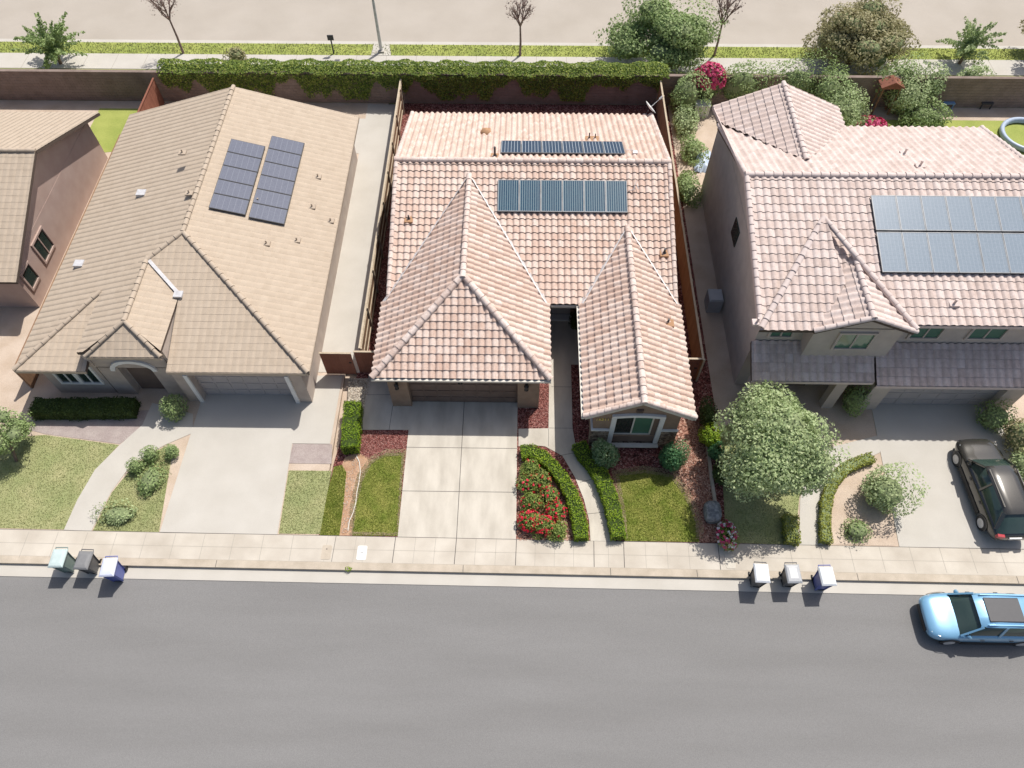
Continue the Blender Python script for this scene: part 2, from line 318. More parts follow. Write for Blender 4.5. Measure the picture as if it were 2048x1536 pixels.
def caps(mb, a, b, r=.125, L=.42, lift=.03, sgn=1):
    "overlapping half-round cap tiles from a (low end) to b"
    a, b = Vector(a), Vector(b); d = b-a; n = max(1, round(d.length/L)); d.normalize(); st = (b-a).length/n
    x = d.cross(Vector((0,0,1))).normalized(); y = x.cross(d)
    for i in range(n):
        p = a+d*(st*i-.03); q = a+d*(st*(i+1)+.02); t = random.random(); vs = []; K = 7; jr = random.uniform(-.006, .006)
        for c, rr, up_ in ((p, r+jr, lift+.03), (q, r*.90, lift)):
            for k in range(K+1):
                an = math.pi*k/K*1.16-.08*math.pi; vs.append(c+x*(rr*math.cos(an))+y*(rr*.85*math.sin(an)+up_))
        mb.mesh(vs, [(k, k+1, K+1+k+1, K+1+k) for k in range(K)], t, 0, True)
        for k in range(K): pass
        ring = [p+x*(r*.8*math.cos(math.pi*k/K))+y*(r*.68*math.sin(math.pi*k/K)+lift) for k in range(K+1)]
        out = vs[:K+1]
        mb.mesh(out+ring, [(k+1, k, K+1+k, K+1+k+1) for k in range(K)], t*.6, 0)

# ------------------------------------------------------------------ foliage
def leaf(mb, p, n, sz, t=None, m=0, asp=.55):
    n = Vector(n).normalized(); a = n.orthogonal().normalized(); a.rotate(Matrix.Rotation(random.uniform(0, 6.283), 3, n)); b = n.cross(a)
    p = Vector(p); L = sz*random.uniform(.7, 1.25)
    mb.face((p-a*L*.5, p+b*L*asp*.5, p+a*L*.5+n*L*.1, p-b*L*asp*.5), t, m)
def rnd(): 
    while True:
        v = Vector((random.uniform(-1,1), random.uniform(-1,1), random.uniform(-1,1)))
        if .05 < v.length < 1: return v.normalized()
def blob(mb, c, r, n, sz, m=0, lump=.22, seed=None, flat=0, rand=.8):
    "leafy mass with lumpy outline: leaves spread through the outer shell of an ellipsoid"
    rs = random.Random(seed if seed is not None else random.random())
    L = [(Vector((rs.uniform(-1,1), rs.uniform(-1,1), rs.uniform(-.6,1))).normalized(), rs.uniform(.5, 1.0)*lump) for _ in range(9)]
    for _ in range(n):
        d = rnd(); k = 1.0
        for q, a in L:
            e = d.dot(q)
            if e > .6: k += a*(e-.6)/.4
            elif e < -.8: k -= a*.4
        k *= 1-abs(random.gauss(0, .17))
        p = (c[0]+d.x*r[0]*k, c[1]+d.y*r[1]*k, max(.02, c[2]+d.z*r[2]*k))
        leaf(mb, p, d+rnd()*rand+Vector((0,0,.25)), sz, None, m)
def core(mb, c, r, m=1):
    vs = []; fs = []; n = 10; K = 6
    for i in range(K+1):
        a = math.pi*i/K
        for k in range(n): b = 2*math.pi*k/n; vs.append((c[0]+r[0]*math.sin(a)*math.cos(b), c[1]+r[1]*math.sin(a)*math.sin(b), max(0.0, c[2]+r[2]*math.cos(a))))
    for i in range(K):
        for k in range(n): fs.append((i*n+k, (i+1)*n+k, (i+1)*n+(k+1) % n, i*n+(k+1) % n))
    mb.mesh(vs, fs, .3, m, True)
def shrub(name, label, cat, c, r, n, sz, lm, cm='core', group=None, lump=.22, flowers=None, fn=0, fs=.1):
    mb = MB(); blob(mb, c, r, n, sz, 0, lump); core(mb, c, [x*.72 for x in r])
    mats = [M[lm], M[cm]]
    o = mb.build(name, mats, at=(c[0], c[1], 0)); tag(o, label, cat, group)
    if flowers:
        for fm, k in flowers:
            f = MB()
            for _ in range(k):
                d = rnd(); d.z = abs(d.z)*.8+.1; d.normalize()
                p = Vector((c[0]+d.x*r[0]*1.05, c[1]+d.y*r[1]*1.05, c[2]+d.z*r[2]*1.08))
                for _ in range(4): leaf(f, p+rnd()*fs*.3, d+rnd()*.7, fs, None, 0, .9)
            fo = f.build('blossom', [M[fm]]); fo.parent = o
            me = fo.data; me.transform(Matrix.Translation((-c[0], -c[1], 0)))
    return o
def hedge(name, label, path, wd, ht, lm, dens=420, sz=.075, group=None, closed_round=True, cm='core'):
    "clipped hedge along a plan path"
    mb = MB(); P = [Vector((p[0], p[1], 0)) for p in path]; seg = [(P[i], P[i+1]) for i in range(len(P)-1)]
    nrm = []
    for i, p in enumerate(P):
        d = (P[min(i+1, len(P)-1)]-P[max(i-1, 0)]).normalized(); nrm.append(Vector((-d.y, d.x, 0)))
    w2 = wd/2-.06; vs = []; fs = []
    for i, p in enumerate(P):
        e = (P[1]-P[0]).normalized()*.05 if i == 0 else ((P[-2]-P[-1]).normalized()*.05 if i == len(P)-1 else Vector())
        for sx, z in ((-1,0),(-1,ht-.09),(1,ht-.09),(1,0)): vs.append(p+e+nrm[i]*(sx*w2)+Vector((0,0,z)))
    for i in range(len(P)-1):
        for k in range(3): fs.append((4*i+k, 4*i+k+1, 4*i+5+k, 4*i+4+k))
    fs += [(0,1,2,3), tuple(4*(len(P)-1)+k for k in (3,2,1,0))]
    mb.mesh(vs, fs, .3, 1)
    tot = sum((b-a).length for a, b in seg)
    area = tot*(wd+2*ht)+2*wd*ht
    ph = random.uniform(0, 9)
    for _ in range(int(area*dens)):
        q = random.uniform(0, area)
        if q < 2*wd*ht:
            end = q < wd*ht; a, b = (seg[0] if end else seg[-1]); p = a if end else b; d = (a-b if end else b-a).normalized(); nn = Vector((-d.y, d.x, 0))
            pos = p+nn*random.uniform(-wd/2, wd/2)+Vector((0,0,random.uniform(.03, ht)))-d*abs(random.gauss(0, .04)); no = d
        else:
            t = random.uniform(0, tot); i = 0
            while i < len(seg)-1 and t > (seg[i][1]-seg[i][0]).length: t -= (seg[i][1]-seg[i][0]).length; i += 1
            a, b = seg[i]; f = t/(b-a).length; p = a.lerp(b, f); nn = nrm[i].lerp(nrm[i+1], f).normalized()
            wob = 1+.07*math.sin(t*3.1+ph+i)+.05*math.sin(t*7.3+i)
            c = random.uniform(0, wd+2*ht)
            if c < wd:
                x = random.uniform(-1, 1); pos = p+nn*(x*wd/2*wob)+Vector((0,0,ht*(1-.12*x**4)*(.97+.05*math.sin(t*5+ph)+.03*math.sin(t*13+ph*2))-abs(random.gauss(0, .045))+(random.uniform(.02, .10) if random.random() < .04 else 0))); no = Vector((0,0,1))+nn*x*.4
            else:
                sgn = 1 if random.random() < .5 else -1; z = random.uniform(.02, ht)
                pos = p+nn*(sgn*(wd/2*wob-abs(random.gauss(0, .04))-.05*max(0, (z/ht-.8)/.2)))+Vector((0,0,z)); no = nn*sgn
        leaf(mb, pos, no+rnd()*.75, sz)
    c = path[len(path)//2]
    return tag(mb.build(name, [M[lm], M[cm]], at=(c[0], c[1], 0)), label, 'hedge', group)
def tree(name, label, base, H, crown_c, cr, n, sz, lm, group=None, clumps=14, cm='corep', tr=.12):
    t = thing(name, label, 'tree', base, group); b = Vector(base); cc = Vector(crown_c)
    rs = random.Random(hash(label) % 1000 if False else len(label)*7+int(abs(base[0])*10))
    mb = MB(); mid = b.lerp(cc, .55)+Vector((rs.uniform(-.1,.1), rs.uniform(-.1,.1), 0))
    mb.tube([b, b.lerp(mid, .5), mid, cc], [tr*1.25, tr, tr*.85, tr*.4], 8)
    cl = []
    for k in range(clumps):
        d = Vector((rs.uniform(-1,1), rs.uniform(-1,1), rs.uniform(-.75,.9)))
        if d.length > 1: d.normalize()
        p = cc+Vector((d.x*cr[0]*.78, d.y*cr[1]*.78, d.z*cr[2]*.78)); cl.append(p)
        mb.tube([mid.lerp(cc, rs.uniform(0,.7)), p], [tr*.4, tr*.12], 5)
    mb.build('trunk', M['bark'], t)
    f = MB()
    for p in cl:
        s_ = rs.uniform(.34, .55); core(f, p, [cr[0]*s_*.62, cr[1]*s_*.62, cr[2]*s_*.5], 1); blob(f, p, [cr[0]*s_, cr[1]*s_, cr[2]*s_*.85], n//clumps, sz, 0, .3)
    f.build('crown', [M[lm], M[cm]], t)
    return t
def turf(mb, poly, n, h=.05, wd=.018, z=.02, cs=1):
    xs = [p[0] for p in poly]; ys = [p[1] for p in poly]; k = 0
    while k < n:
        p = (random.uniform(min(xs), max(xs)), random.uniform(min(ys), max(ys)))
        if not inside(p, poly): continue
        k += 1; a = random.uniform(0, 6.283); d = Vector((math.cos(a), math.sin(a), 0))*wd; ln = rnd()*h*.7; hh = h*random.uniform(.5, 1.2)
        q = Vector((p[0], p[1], z)); tn = min(1, max(0, .5+.25*math.sin(p[0]*2.3+1)*math.cos(p[1]*1.9)+.15*math.sin(p[0]*5.1+p[1]*3.7)+random.gauss(0, .26)))
        mb.face((q-d, q+d, q+Vector((ln.x, ln.y, hh))), tn)

# ================================================================== ground, streets
def sy(x, y): return y-.0075*(x-2.5)                      # the street runs a hair off square to the houses
def strip(name, y0, y1, z0, z1, m, x0=-60, x1=75, shear=True, lines=None, lm='joint'):
    mb = MB(); f = sy if shear else (lambda x, y: y)
    mb.prism([(x0, f(x0, y0)), (x1, f(x1, y0)), (x1, f(x1, y1)), (x0, f(x0, y1))], z0, z1)
    for ln in (lines or []):
        a, b, wd, mm = ln; d = Vector((b[0]-a[0], b[1]-a[1], 0)).normalized(); n = Vector((-d.y, d.x, 0))*wd/2
        mb.face([(a[0]-n.x, a[1]-n.y, z1+.003), (b[0]-n.x, b[1]-n.y, z1+.003), (b[0]+n.x, b[1]+n.y, z1+.003), (a[0]+n.x, a[1]+n.y, z1+.003)], .5, mm)
    return struct(mb.build(name, [M[m], M['joint'], M['joint2']]))
g = MB(); g.face([(-260,-200,-.2), (300,-200,-.2), (300,300,-.2), (-260,300,-.2)]); struct(g.build('ground', M['dirtp']))
strip('road', -60, -1.98, -.19, -.15, 'asph', -120, 140)
strip('gutter', -1.98, -1.47, -.19, -.125, 'concp')
cj = [((x, sy(x,-1.47)), (x, sy(x,-1.17)), .025, 1) for x in [-27,-20.5,-14,-7.4,2.83,8.9,12.45,19,25.5,32]]
strip('curb', -1.47, -1.15, -.19, .015, 'curb', lines=cj)
sj = []
for x, wd, m_ in [(-2.95,.012,2),(-2.62,.02,1),(-1.75,.012,2),(-1.35,.012,2),(-.1,.03,1),(.75,.014,2),(1.6,.014,2),(2.47,.03,1),(3.3,.014,2),(4.15,.014,2),(5.0,.03,1),
              (5.8,.014,2),(6.6,.014,2),(7.4,.014,2),(8.25,.03,1),(8.85,.014,2),(9.5,.03,1),(10.4,.014,2),(11.3,.014,2),(12.2,.014,2),(13.45,.03,1),(14.0,.014,2)]:
    sj.append(((x-.015, sy(x,-1.14)), (x+.02, sy(x,-.02)), wd, m_))
for k in range(12): sj.append(((-4.4-1.25*k, sy(-4,-1.14)), (-4.4-1.25*k, sy(-4,-.02)), .018, 2)); sj.append(((15.2+1.25*k, sy(16,-1.14)), (15.2+1.25*k, sy(16,-.02)), .018, 2))
sj.append(((-30, sy(-30,-.60)), (45, sy(45,-.60)), .014, 2)); sj.append(((-30, sy(-30,-.012)), (45, sy(45,-.012)), .022, 1))
strip('sidewalk', -1.15, .0, -.19, .02, 'conc2', lines=sj)
# the three lots, one earth sheet each
def patch(name, poly, z0, z1, m, kind='structure'):
    mb = MB(); mb.prism(poly, z0, z1); return struct(mb.build(name, M[m]))
patch('yard_bed', [(-3.35, .03), (14.25, -.1), (14.25, 28.75), (-2.55, 28.75), (-2.75, 8.3), (-2.95, 5.5), (-3.2, 3.4)], -.19, .0, 'mulch')
patch('yard_ground', [(-60, .45), (-3.35, .03), (-3.35, 28.75), (-60, 28.75)], -.19, -.004, 'dirtp')
patch('yard_ground', [(14.25, -.1), (75, -.55), (75, 28.75), (14.25, 28.75)], -.19, -.004, 'dirtp')
patch('planting_strip', [(-80, 28.75), (95, 28.75), (95, 32.1), (-80, 32.1)], -.19, .0, 'lawnp')
strip('footpath', 32.05, 33.7, -.19, .03, 'concp', -80, 95, False, [((x, 32.05), (x, 33.7), .03, 2) for x in range(-60, 75, 2)])
strip('grass_verge', 33.7, 34.95, -.19, .035, 'verge', -80, 95, False)
strip('curb', 34.95, 35.3, -.19, .02, 'concp', -80, 95, False)
strip('avenue', 35.3, 90, -.19, -.13, 'road2', -120, 140, False)
patch('pad', GG([(742,112),(782,112),(779,86),(748,86)]), .02, .05, 'concp')
mb = MB(); turf(mb, [(-45, 33.72), (50, 33.72), (50, 34.9), (-45, 34.9)], 16000, .10, .03, .03); tag(mb.build('verge_grass', M['bladep']), None, None, None, 'stuff')

# ---- central lot surfaces
def slab(name, poly, z1, m, lines=(), z0=-.1):
    mb = MB(); mb.prism(poly, z0, z1)
    for a, b, wd in lines:
        d = Vector((b[0]-a[0], b[1]-a[1], 0)).normalized(); n = Vector((-d.y, d.x, 0))*wd/2
        mb.face([(a[0]-n.x, a[1]-n.y, z1+.003), (b[0]-n.x, b[1]-n.y, z1+.003), (b[0]+n.x, b[1]+n.y, z1+.003), (a[0]+n.x, a[1]+n.y, z1+.003)], .5, 1)
    return struct(mb.build(name, [M[m], M['joint']]))
slab('driveway', [(0, .02), (5.0, -.02), (5.0, 6.75), (0, 6.75)], .02, 'conc',
     [((2.49,.0),(2.49,6.75),.028), ((0,4.27),(5,4.27),.025), ((0,2.12),(5,2.12),.025)])
slab('concrete_pad', GG([(738,748),(770,748),(787,811),(823,811),(818,860),(723,860)]), .025, 'conc', [((-.9,4.95),(-.85,6.45),.02), (G(733,790)[:2], G(781,790)[:2], .02)])
wl = [(1099,690),(1141,690),(1145,857),(1150,885),(1168,922),(1193,962),(1211,1000),(1221,1040),(1229,1083),(1181,1082),(1178,1040),(1168,1000),(1150,955),(1125,912),(1090,893),(1060,890),(1037,893),(1037,858),(1097,857)]
slab('walkway', GG(wl), .024, 'conc', [((6.45,5.35),(7.55,5.35),.02), (G(1097,858)[:2], G(1097,893)[:2], .018), (G(1112,913)[:2], G(1160,904)[:2], .02), (G(1160,965)[:2], G(1192,957)[:2], .02), (G(1176,1028)[:2], G(1218,1024)[:2], .02), ((6.6,7.6),(7.55,7.6),.02)])
slab('porch_floor', [(5.98, 8.9), (8.3, 8.9), (8.3, 12.0), (5.98, 12.0)], .03, 'conc')
lawnA = GG([(808,906),(796,1072),(704,1071),(708,1010),(722,955),(742,922),(772,907)])
lawnB = GG([(684,930),(693,945),(687,1010),(679,1071),(640,1071),(655,985),(668,934)])
lawnC = GG([(1232,948),(1290,940),(1345,950),(1368,980),(1386,1015),(1398,1050),(1398,1084),(1250,1082),(1246,1040),(1238,990)])
def grow_poly(pl, d):
    cx = sum(p[0] for p in pl)/len(pl); cy = sum(p[1] for p in pl)/len(pl)
    return [(p[0]+(p[0]-cx)/max(.1, math.hypot(p[0]-cx, p[1]-cy))*d, p[1]+(p[1]-cy)/max(.1, math.hypot(p[0]-cx, p[1]-cy))*d) for p in pl]
M['bladeS'] = leafmat('straw_blade', (.30,.24,.12), (.52,.44,.28), (.42,.33,.19), .25)
for pl, n in ((lawnA, 2600), (lawnC, 3600)):
    mb = MB(); big = grow_poly(pl, .22); small = grow_poly(pl, -.16); xs = [p[0] for p in big]; ys = [p[1] for p in big]; k = 0
    while k < n:
        p = (random.uniform(min(xs), max(xs)), random.uniform(max(.08, min(ys)), max(ys)))
        if not inside(p, big) or inside(p, small) or -.02 < p[0] < 5.02: continue
        k += 1; leaf(mb, (p[0], p[1], .025+random.uniform(0, .02)), Vector((0,0,1))+rnd()*.7, .07, None, 0, .3)
    tag(mb.build('straw_grass', M['bladeS']), None, None, None, 'stuff')
for k, (pl, n) in enumerate(((lawnA, 15000), (lawnB, 8000), (lawnC, 22000))):
    patch('lawn', pl, -.05, .015, 'lawn')
    mb = MB(); turf(mb, pl, n, .034, .016, .012); tag(mb.build('lawn_grass', M['blade']), None, None, None, 'stuff')
patch('dirt_strip', GG([(716,905),(745,918),(722,955),(708,1010),(704,1071),(679,1071),(687,1010),(693,945),(684,930),(690,915)]), -.05, .008, 'dirt')
patch('gravel_bed', GG([(698,757),(741,757),(722,860),(715,905),(688,905)]), -.05, .010, 'gravel')
patch('bark_bed', GG([(1352,838),(1412,838),(1436,1085),(1398,1084),(1386,1015),(1368,980),(1345,950),(1349,900)]), -.05, .010, 'mulch2')
patch('bark_bed', GG([(1038,896),(1085,900),(1120,930),(1150,1000),(1160,1082),(1034,1081)]), -.05, .010, 'mulch2')
# loose chips lying on the beds
def scatter(name, poly, n, sz, m, z=.015):
    mb = MB(); xs = [p[0] for p in poly]; ys = [p[1] for p in poly]; k = 0
    while k < n:
        p = (random.uniform(min(xs), max(xs)), random.uniform(min(ys), max(ys)))
        if not inside(p, poly): continue
        k += 1; leaf(mb, (p[0], p[1], z+random.uniform(0, .03)), Vector((0,0,1))+rnd()*.6, sz, None, 0, .5)
    return tag(mb.build(name, M[m]), None, None, None, 'stuff')
M['chipr'] = mat('red_bark_chip', (.13,.035,.028), (.52,.30,.25), tint=.9, scale=5, rough=.9, c3=(.30,.10,.085))
M['chipb'] = mat('brown_bark_chip', (.16,.06,.04), (.66,.46,.36), tint=.9, scale=5, rough=.9, c3=(.38,.19,.13))
M['peb'] = mat('pale_pebble', (.30,.22,.16), (.72,.66,.56), tint=.9, scale=5, rough=.9)
scatter('bark_chips', GG([(724,862),(818,862),(808,906),(772,907),(742,922),(716,905)]), 2600, .06, 'chipr')
scatter('bark_chips', GG([(1062,770),(1098,770),(1096,856),(1040,856),(1040,830),(1076,818)]), 1500, .06, 'chipr')
scatter('bark_chips', GG([(1390,838),(1412,838),(1436,1085),(1400,1084),(1386,1015),(1368,980),(1352,930)]), 4200, .075, 'chipb')
scatter('bark_chips', GG([(1038,896),(1085,900),(1120,930),(1150,1000),(1160,1082),(1034,1081)]), 2600, .06, 'chipb')
scatter('bark_chips', [(-2.0,24.4),(13.4,24.4),(13.4,28.6),(-2.0,28.6)], 4500, .08, 'chipr')
scatter('pebbles', GG([(699,758),(741,758),(722,860),(690,860)]), 900, .08, 'peb', .02)
scatter('pebbles', GG([(716,905),(730,930),(712,1000),(700,1065),(682,1068),(692,945)]), 420, .05, 'peb')

# ================================================================== the pink tiled house in the middle
H = thing('tiled_house', 'single-storey house with pinkish barrel-tile roof, hipped garage wing and gabled front wing', 'house', (2.5, 6.4, 0))
ZE, ZR, SW, SM = 2.75, 5.077, .544, .331
W = MB()
W.box(-.6, 12.02, 0, 11.85, 23.2, 2.62)                                            # main block
for x in (-.6, 11.6):
    W.mesh([(x,12.0,2.62),(x+.25,12.0,2.62),(x+.25,23.2,2.62),(x,23.2,2.62),(x,17.48,4.78),(x+.25,17.48,4.78)], [(0,3,4),(1,5,2),(0,4,5,1),(3,2,5,4)])
W.box(-.83, 6.73, 0, -.6, 12.0, 2.6); W.box(5.75, 6.73, 0, 5.98, 12.02, 2.6)          # garage sides
W.box(-.83, 6.43, 0, .05, 6.73, 2.6); W.box(5.0, 6.43, 0, 5.98, 6.73, 2.6); W.box(.05, 6.43, 2.2, 5.0, 6.73, 2.6)
W.box(8.3, 4.5, 1.45, 9.12, 4.7, 2.62); W.box(11.2, 4.5, 1.45, 11.95, 4.7, 2.62)      # front wing around its window
W.box(9.12, 4.5, .9, 11.2, 4.7, .96); 
W.mesh([(8.3,4.5,2.62),(11.95,4.5,2.62),(11.95,4.7,2.62),(8.3,4.7,2.62),(10.125,4.5,3.74),(10.125,4.7,3.74)], [(0,1,4),(3,5,2),(0,4,5,3),(1,2,5,4),(0,3,2,1)])
W.box(8.3, 4.7, 0, 8.5, 12.02, 2.62); W.box(11.75, 4.7, 0, 11.95, 12.02, 2.62)
W.box(9.12, 4.503, 2.58, 11.2, 4.7, 2.615)
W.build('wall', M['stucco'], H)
S = MB(); S.box(8.24, 4.44, 0, 9.10, 4.9, 1.45); S.box(11.22, 4.44, 0, 12.01, 4.9, 1.45); S.box(9.10, 4.44, 0, 11.22, 4.9, .25)
S.build('stone_veneer', M['stone'], H)
T = MB(); T.box(8.22, 4.42, 1.45, 9.05, 4.5, 1.56); T.box(8.22, 4.5, 1.45, 8.3, 7.0, 1.56); T.build('belt_trim', M['white'], H)
T = MB(); T.box(11.25, 4.42, 1.45, 12.03, 4.5, 1.56); T.build('belt_trim', M['white'], H)
# front window: white surround with a low arch, two panes
wt = MB(); wt.box(9.02, 4.40, .42, 9.22, 4.5, 2.60); wt.box(11.08, 4.40, .42, 11.28, 4.5, 2.60)
K = 8
for k in range(K):
    xa = 9.02+2.26*k/K; xb = 9.02+2.26*(k+1)/K; za = 2.60+.12*math.sin(math.pi*k/K); zb = 2.60+.12*math.sin(math.pi*(k+1)/K)
    v = [(xa,4.38,za),(xb,4.38,zb),(xb,4.38,zb+.17),(xa,4.38,za+.17)]; v += [(p[0],4.51,p[2]) for p in v]
    wt.mesh(v, [(0,1,2,3),(7,6,5,4),(0,4,5,1),(3,2,6,7),(0,3,7,4),(1,5,6,2)], .5)
WF = wt.build('window', M['white'], H)
fr = MB()
for x in (9.24, 10.02, 10.84): fr.box(x-.03, 4.55, .97, x+.03, 4.62, 2.66)
fr.box(9.21, 4.55, 2.62, 10.87, 4.62, 2.69); fr.box(9.21, 4.55, .93, 10.87, 4.62, .99)
fr.build('frame', M['cream'], WF)
pn = MB(); pn.face([(9.25,4.60,.97),(10.0,4.60,.97),(10.0,4.60,2.65),(9.25,4.60,2.65)], .5, 0); pn.face([(10.04,4.60,.97),(10.83,4.60,.97),(10.83,4.60,2.65),(10.04,4.60,2.65)], .5, 1)
pn.build('pane', [M['glass'], M['greenglass']], WF)
sd = MB(); sd.box(10.87, 4.53, .92, 11.08, 4.66, 2.64); sd.box(9.22, 4.53, .36, 11.08, 4.70, .92); sd.build('wall_panel', M['gdoor'], WF)
si = MB(); si.box(9.10, 4.26, .25, 11.32, 4.46, .33); si.build('sill', M['cream'], WF)
vt = MB(); vt.box(9.98, 4.42, 3.02, 10.27, 4.5, 3.25)
for k in range(4): vt.box(10.0, 4.40, 3.05+.05*k, 10.25, 4.43, 3.075+.05*k)
vt.build('gable_vent', M['gdoor'], H)
# house number in pale metal digits
tc = bpy.data.curves.new('house_number', 'FONT'); tc.body = '15211'; tc.size = .24; tc.extrude = .012; tc.align_x = 'CENTER'
tm = bpy.data.objects.new('house_number', tc); COL.objects.link(tm); tm.parent = H; tm.rotation_euler = (R(90), 0, 0)
tm.location = Vector((8.64, 4.47, 2.30))-Vector((2.5, 6.4, 0)); M['num'] = simple('brass_digit', (.85,.66,.20), .4); tc.materials.append(M['num'])
bpy.context.view_layer.update(); nm_ = bpy.data.meshes.new_from_object(tm); nb = bpy.data.objects.new('house_number', nm_); COL.objects.link(nb); nb.parent = H; nb.rotation_euler = tm.rotation_euler; nb.location = tm.location
bpy.data.objects.remove(tm); bpy.data.curves.remove(tc); nb.name = 'house_number'
# garage door with four rows of raised panels
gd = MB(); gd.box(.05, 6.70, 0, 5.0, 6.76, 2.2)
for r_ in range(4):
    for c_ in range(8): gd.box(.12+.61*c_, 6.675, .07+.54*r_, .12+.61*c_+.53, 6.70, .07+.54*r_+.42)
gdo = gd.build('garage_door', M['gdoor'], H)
gh = MB(); gh.box(0, 6.36, 2.24, 5.05, 6.43, 2.44); gh.build('header_trim', M['cream'], H); gh = MB(); gh.box(5.98, 10.72, 2.1, 8.3, 10.9, 2.3); gh.build('porch_beam', M['cream'], H)
for x in (-.40, 5.39):
    l = MB(); l.box(x-.06, 6.40, 1.95, x+.06, 6.43, 2.2); l.tube([(x,6.4,2.16),(x,6.27,2.2)], .015, 6); l.lathe((x,6.27,1.80), [(.01,.38),(.11,.30),(.10,.27),(.085,.05),(.10,.03),(.02,-.03)], 8)
    lo = l.build('wall_lamp', M['black'], H); gl = MB(); gl.lathe((x,6.27,1.84), [(.075,.02),(.088,.22)], 8); gl.build('lamp_glass', M['glass'], lo)
fl = MB(); fl.box(2.38, 6.30, 2.30, 2.54, 6.36, 2.40); fl.lathe((2.40,6.27,2.27), [(.0,.0),(.05,.02),(.04,.09)], 8); fl.lathe((2.52,6.27,2.27), [(.0,.0),(.05,.02),(.04,.09)], 8); fl.build('flood_lamp', M['black'], H)
# entry
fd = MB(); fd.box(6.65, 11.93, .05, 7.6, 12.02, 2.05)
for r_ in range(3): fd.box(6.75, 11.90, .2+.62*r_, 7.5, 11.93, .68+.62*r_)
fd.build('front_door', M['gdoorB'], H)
st = MB(); st.box(6.55, 11.55, .03, 7.75, 11.9, .12); st.build('doorstep', M['white'], H)
# roofs
xl, xr, yg, ym = -1.347, 6.403, 6.256, 10.451; xc = (xl+xr)/2; hw = (xr-xl)/2; zr = ZE+SW*hw; dh = 4.016; SH = SW*hw/dh
ya = ym+(zr-ZE)/SM                                        # where the garage ridge runs into the main slope
m1 = MB(); roof_plane(m1, (0, ym, ZE), (0,1), SM, [(-1.114,ym),(12.339,ym),(12.339,17.481),(-1.114,17.481)], off=-1.114)
roof_plane(m1, (0, 23.79, 2.99), (0,-1), SM, [(-1.114,23.79),(-1.114,17.481),(12.339,17.481),(12.339,23.79)], off=-12.339)
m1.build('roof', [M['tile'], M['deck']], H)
m2 = MB()
VG = .13
roof_plane(m2, (xl, 0, ZE), (1,0), SW, [(xl,yg),(xc,yg+dh),(xc,ya-.3),(xl,ym-.12)], off=-ym)
roof_plane(m2, (xr, 0, ZE), (-1,0), SW, [(xr,yg),(xr,ym-.12),(xc,ya-.3),(xc,yg+dh)], off=yg)
roof_plane(m2, (0, yg, ZE), (0,1), SH, [(xl,yg),(xr,yg),(xc,yg+dh)], off=xl)
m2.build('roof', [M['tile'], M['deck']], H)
wl_, wr_, wf = 7.847, 12.478, 4.336; wc = (wl_+wr_)/2; zw = ZE+SW*(wr_-wl_)/2; yw = ym+(zw-ZE)/SM
m3 = MB()
roof_plane(m3, (wl_, 0, ZE), (1,0), SW, [(wl_,wf+.1),(wc,wf+.1),(wc,yw-.3),(wl_,ym-.12)], off=-ym)
roof_plane(m3, (wr_, 0, ZE), (-1,0), SW, [(wr_,wf+.1),(wr_,ym-.12),(wc,yw-.3),(wc,wf+.1)], off=wf+.1)
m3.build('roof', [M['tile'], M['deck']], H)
rc = MB(); caps(rc, (-1.15,17.481,ZR+.03), (12.37,17.481,ZR+.03), .15); rc.build('ridge_cap', M['cap'], H)
def cap_part(parent, m_, a, b, *r_, name='ridge_cap'): q = MB(); caps(q, a, b, *r_); return q.build(name, M[m_], parent)
cap_part(H, 'cap', (xc,yg+dh-.15,zr+.03), (xc,ya-.1,zr+.03), .15); cap_part(H, 'cap', (xl,yg-.02,ZE+.05), (xc,yg+dh,zr+.03), .155); cap_part(H, 'cap', (xr,yg-.02,ZE+.05), (xc,yg+dh,zr+.03), .155)
cap_part(H, 'cap', (wc,wf-.06,zw+.03), (wc,yw-.1,zw+.03), .15); cap_part(H, 'cap', (wl_,wf+.06,ZE+.03), (wc,wf+.06,zw+.0), .12, .34, name='rake_cap'); cap_part(H, 'cap', (wr_,wf+.06,ZE+.03), (wc,wf+.06,zw+.0), .12, .34, name='rake_cap')
for x in (-1.09, 12.31): cap_part(H, 'cap', (x,ym,ZE+.02), (x,17.45,ZR+.0), .12, .36, name='rake_cap'); cap_part(H, 'cap', (x,23.79,2.99), (x,17.5,ZR+.0), .12, .36, name='rake_cap')
ge = MB(); ge.bar((xl-.05,yg-.085,ZE-.07), (xr+.05,yg-.085,ZE-.07), .12, .10); ge.build('eave_gutter', M['cream'], H)
ge = MB(); ge.bar((wl_-.085,wf,ZE-.07), (wl_-.085,ym-.1,ZE-.07), .12, .10); ge.build('eave_gutter', M['cream'], H)
fs_ = MB()
fs_.bar((xl-.03,yg-.0,ZE-.16), (xr+.03,yg-.0,ZE-.16), .04, .14); fs_.bar((xl-.03,yg,ZE-.11), (xl-.03,ym,ZE-.11), .035, .13); fs_.bar((xr+.03,yg,ZE-.11), (xr+.03,ym-.05,ZE-.11), .035, .13)
fs_.bar((wr_+.04,wf,ZE-.10), (wr_+.04,ym,ZE-.10), .05, .12)
fs_.bar((wl_,wf+.05,ZE-.13), (wc,wf+.05,zw-.13), .05, .16); fs_.bar((wr_,wf+.05,ZE-.13), (wc,wf+.05,zw-.13), .05, .16)
fs_.bar((xr+.1,ym-.04,ZE-.12), (wl_-.1,ym-.04,ZE-.12), .04, .13)
fs_.build('fascia', M['cream'], H)
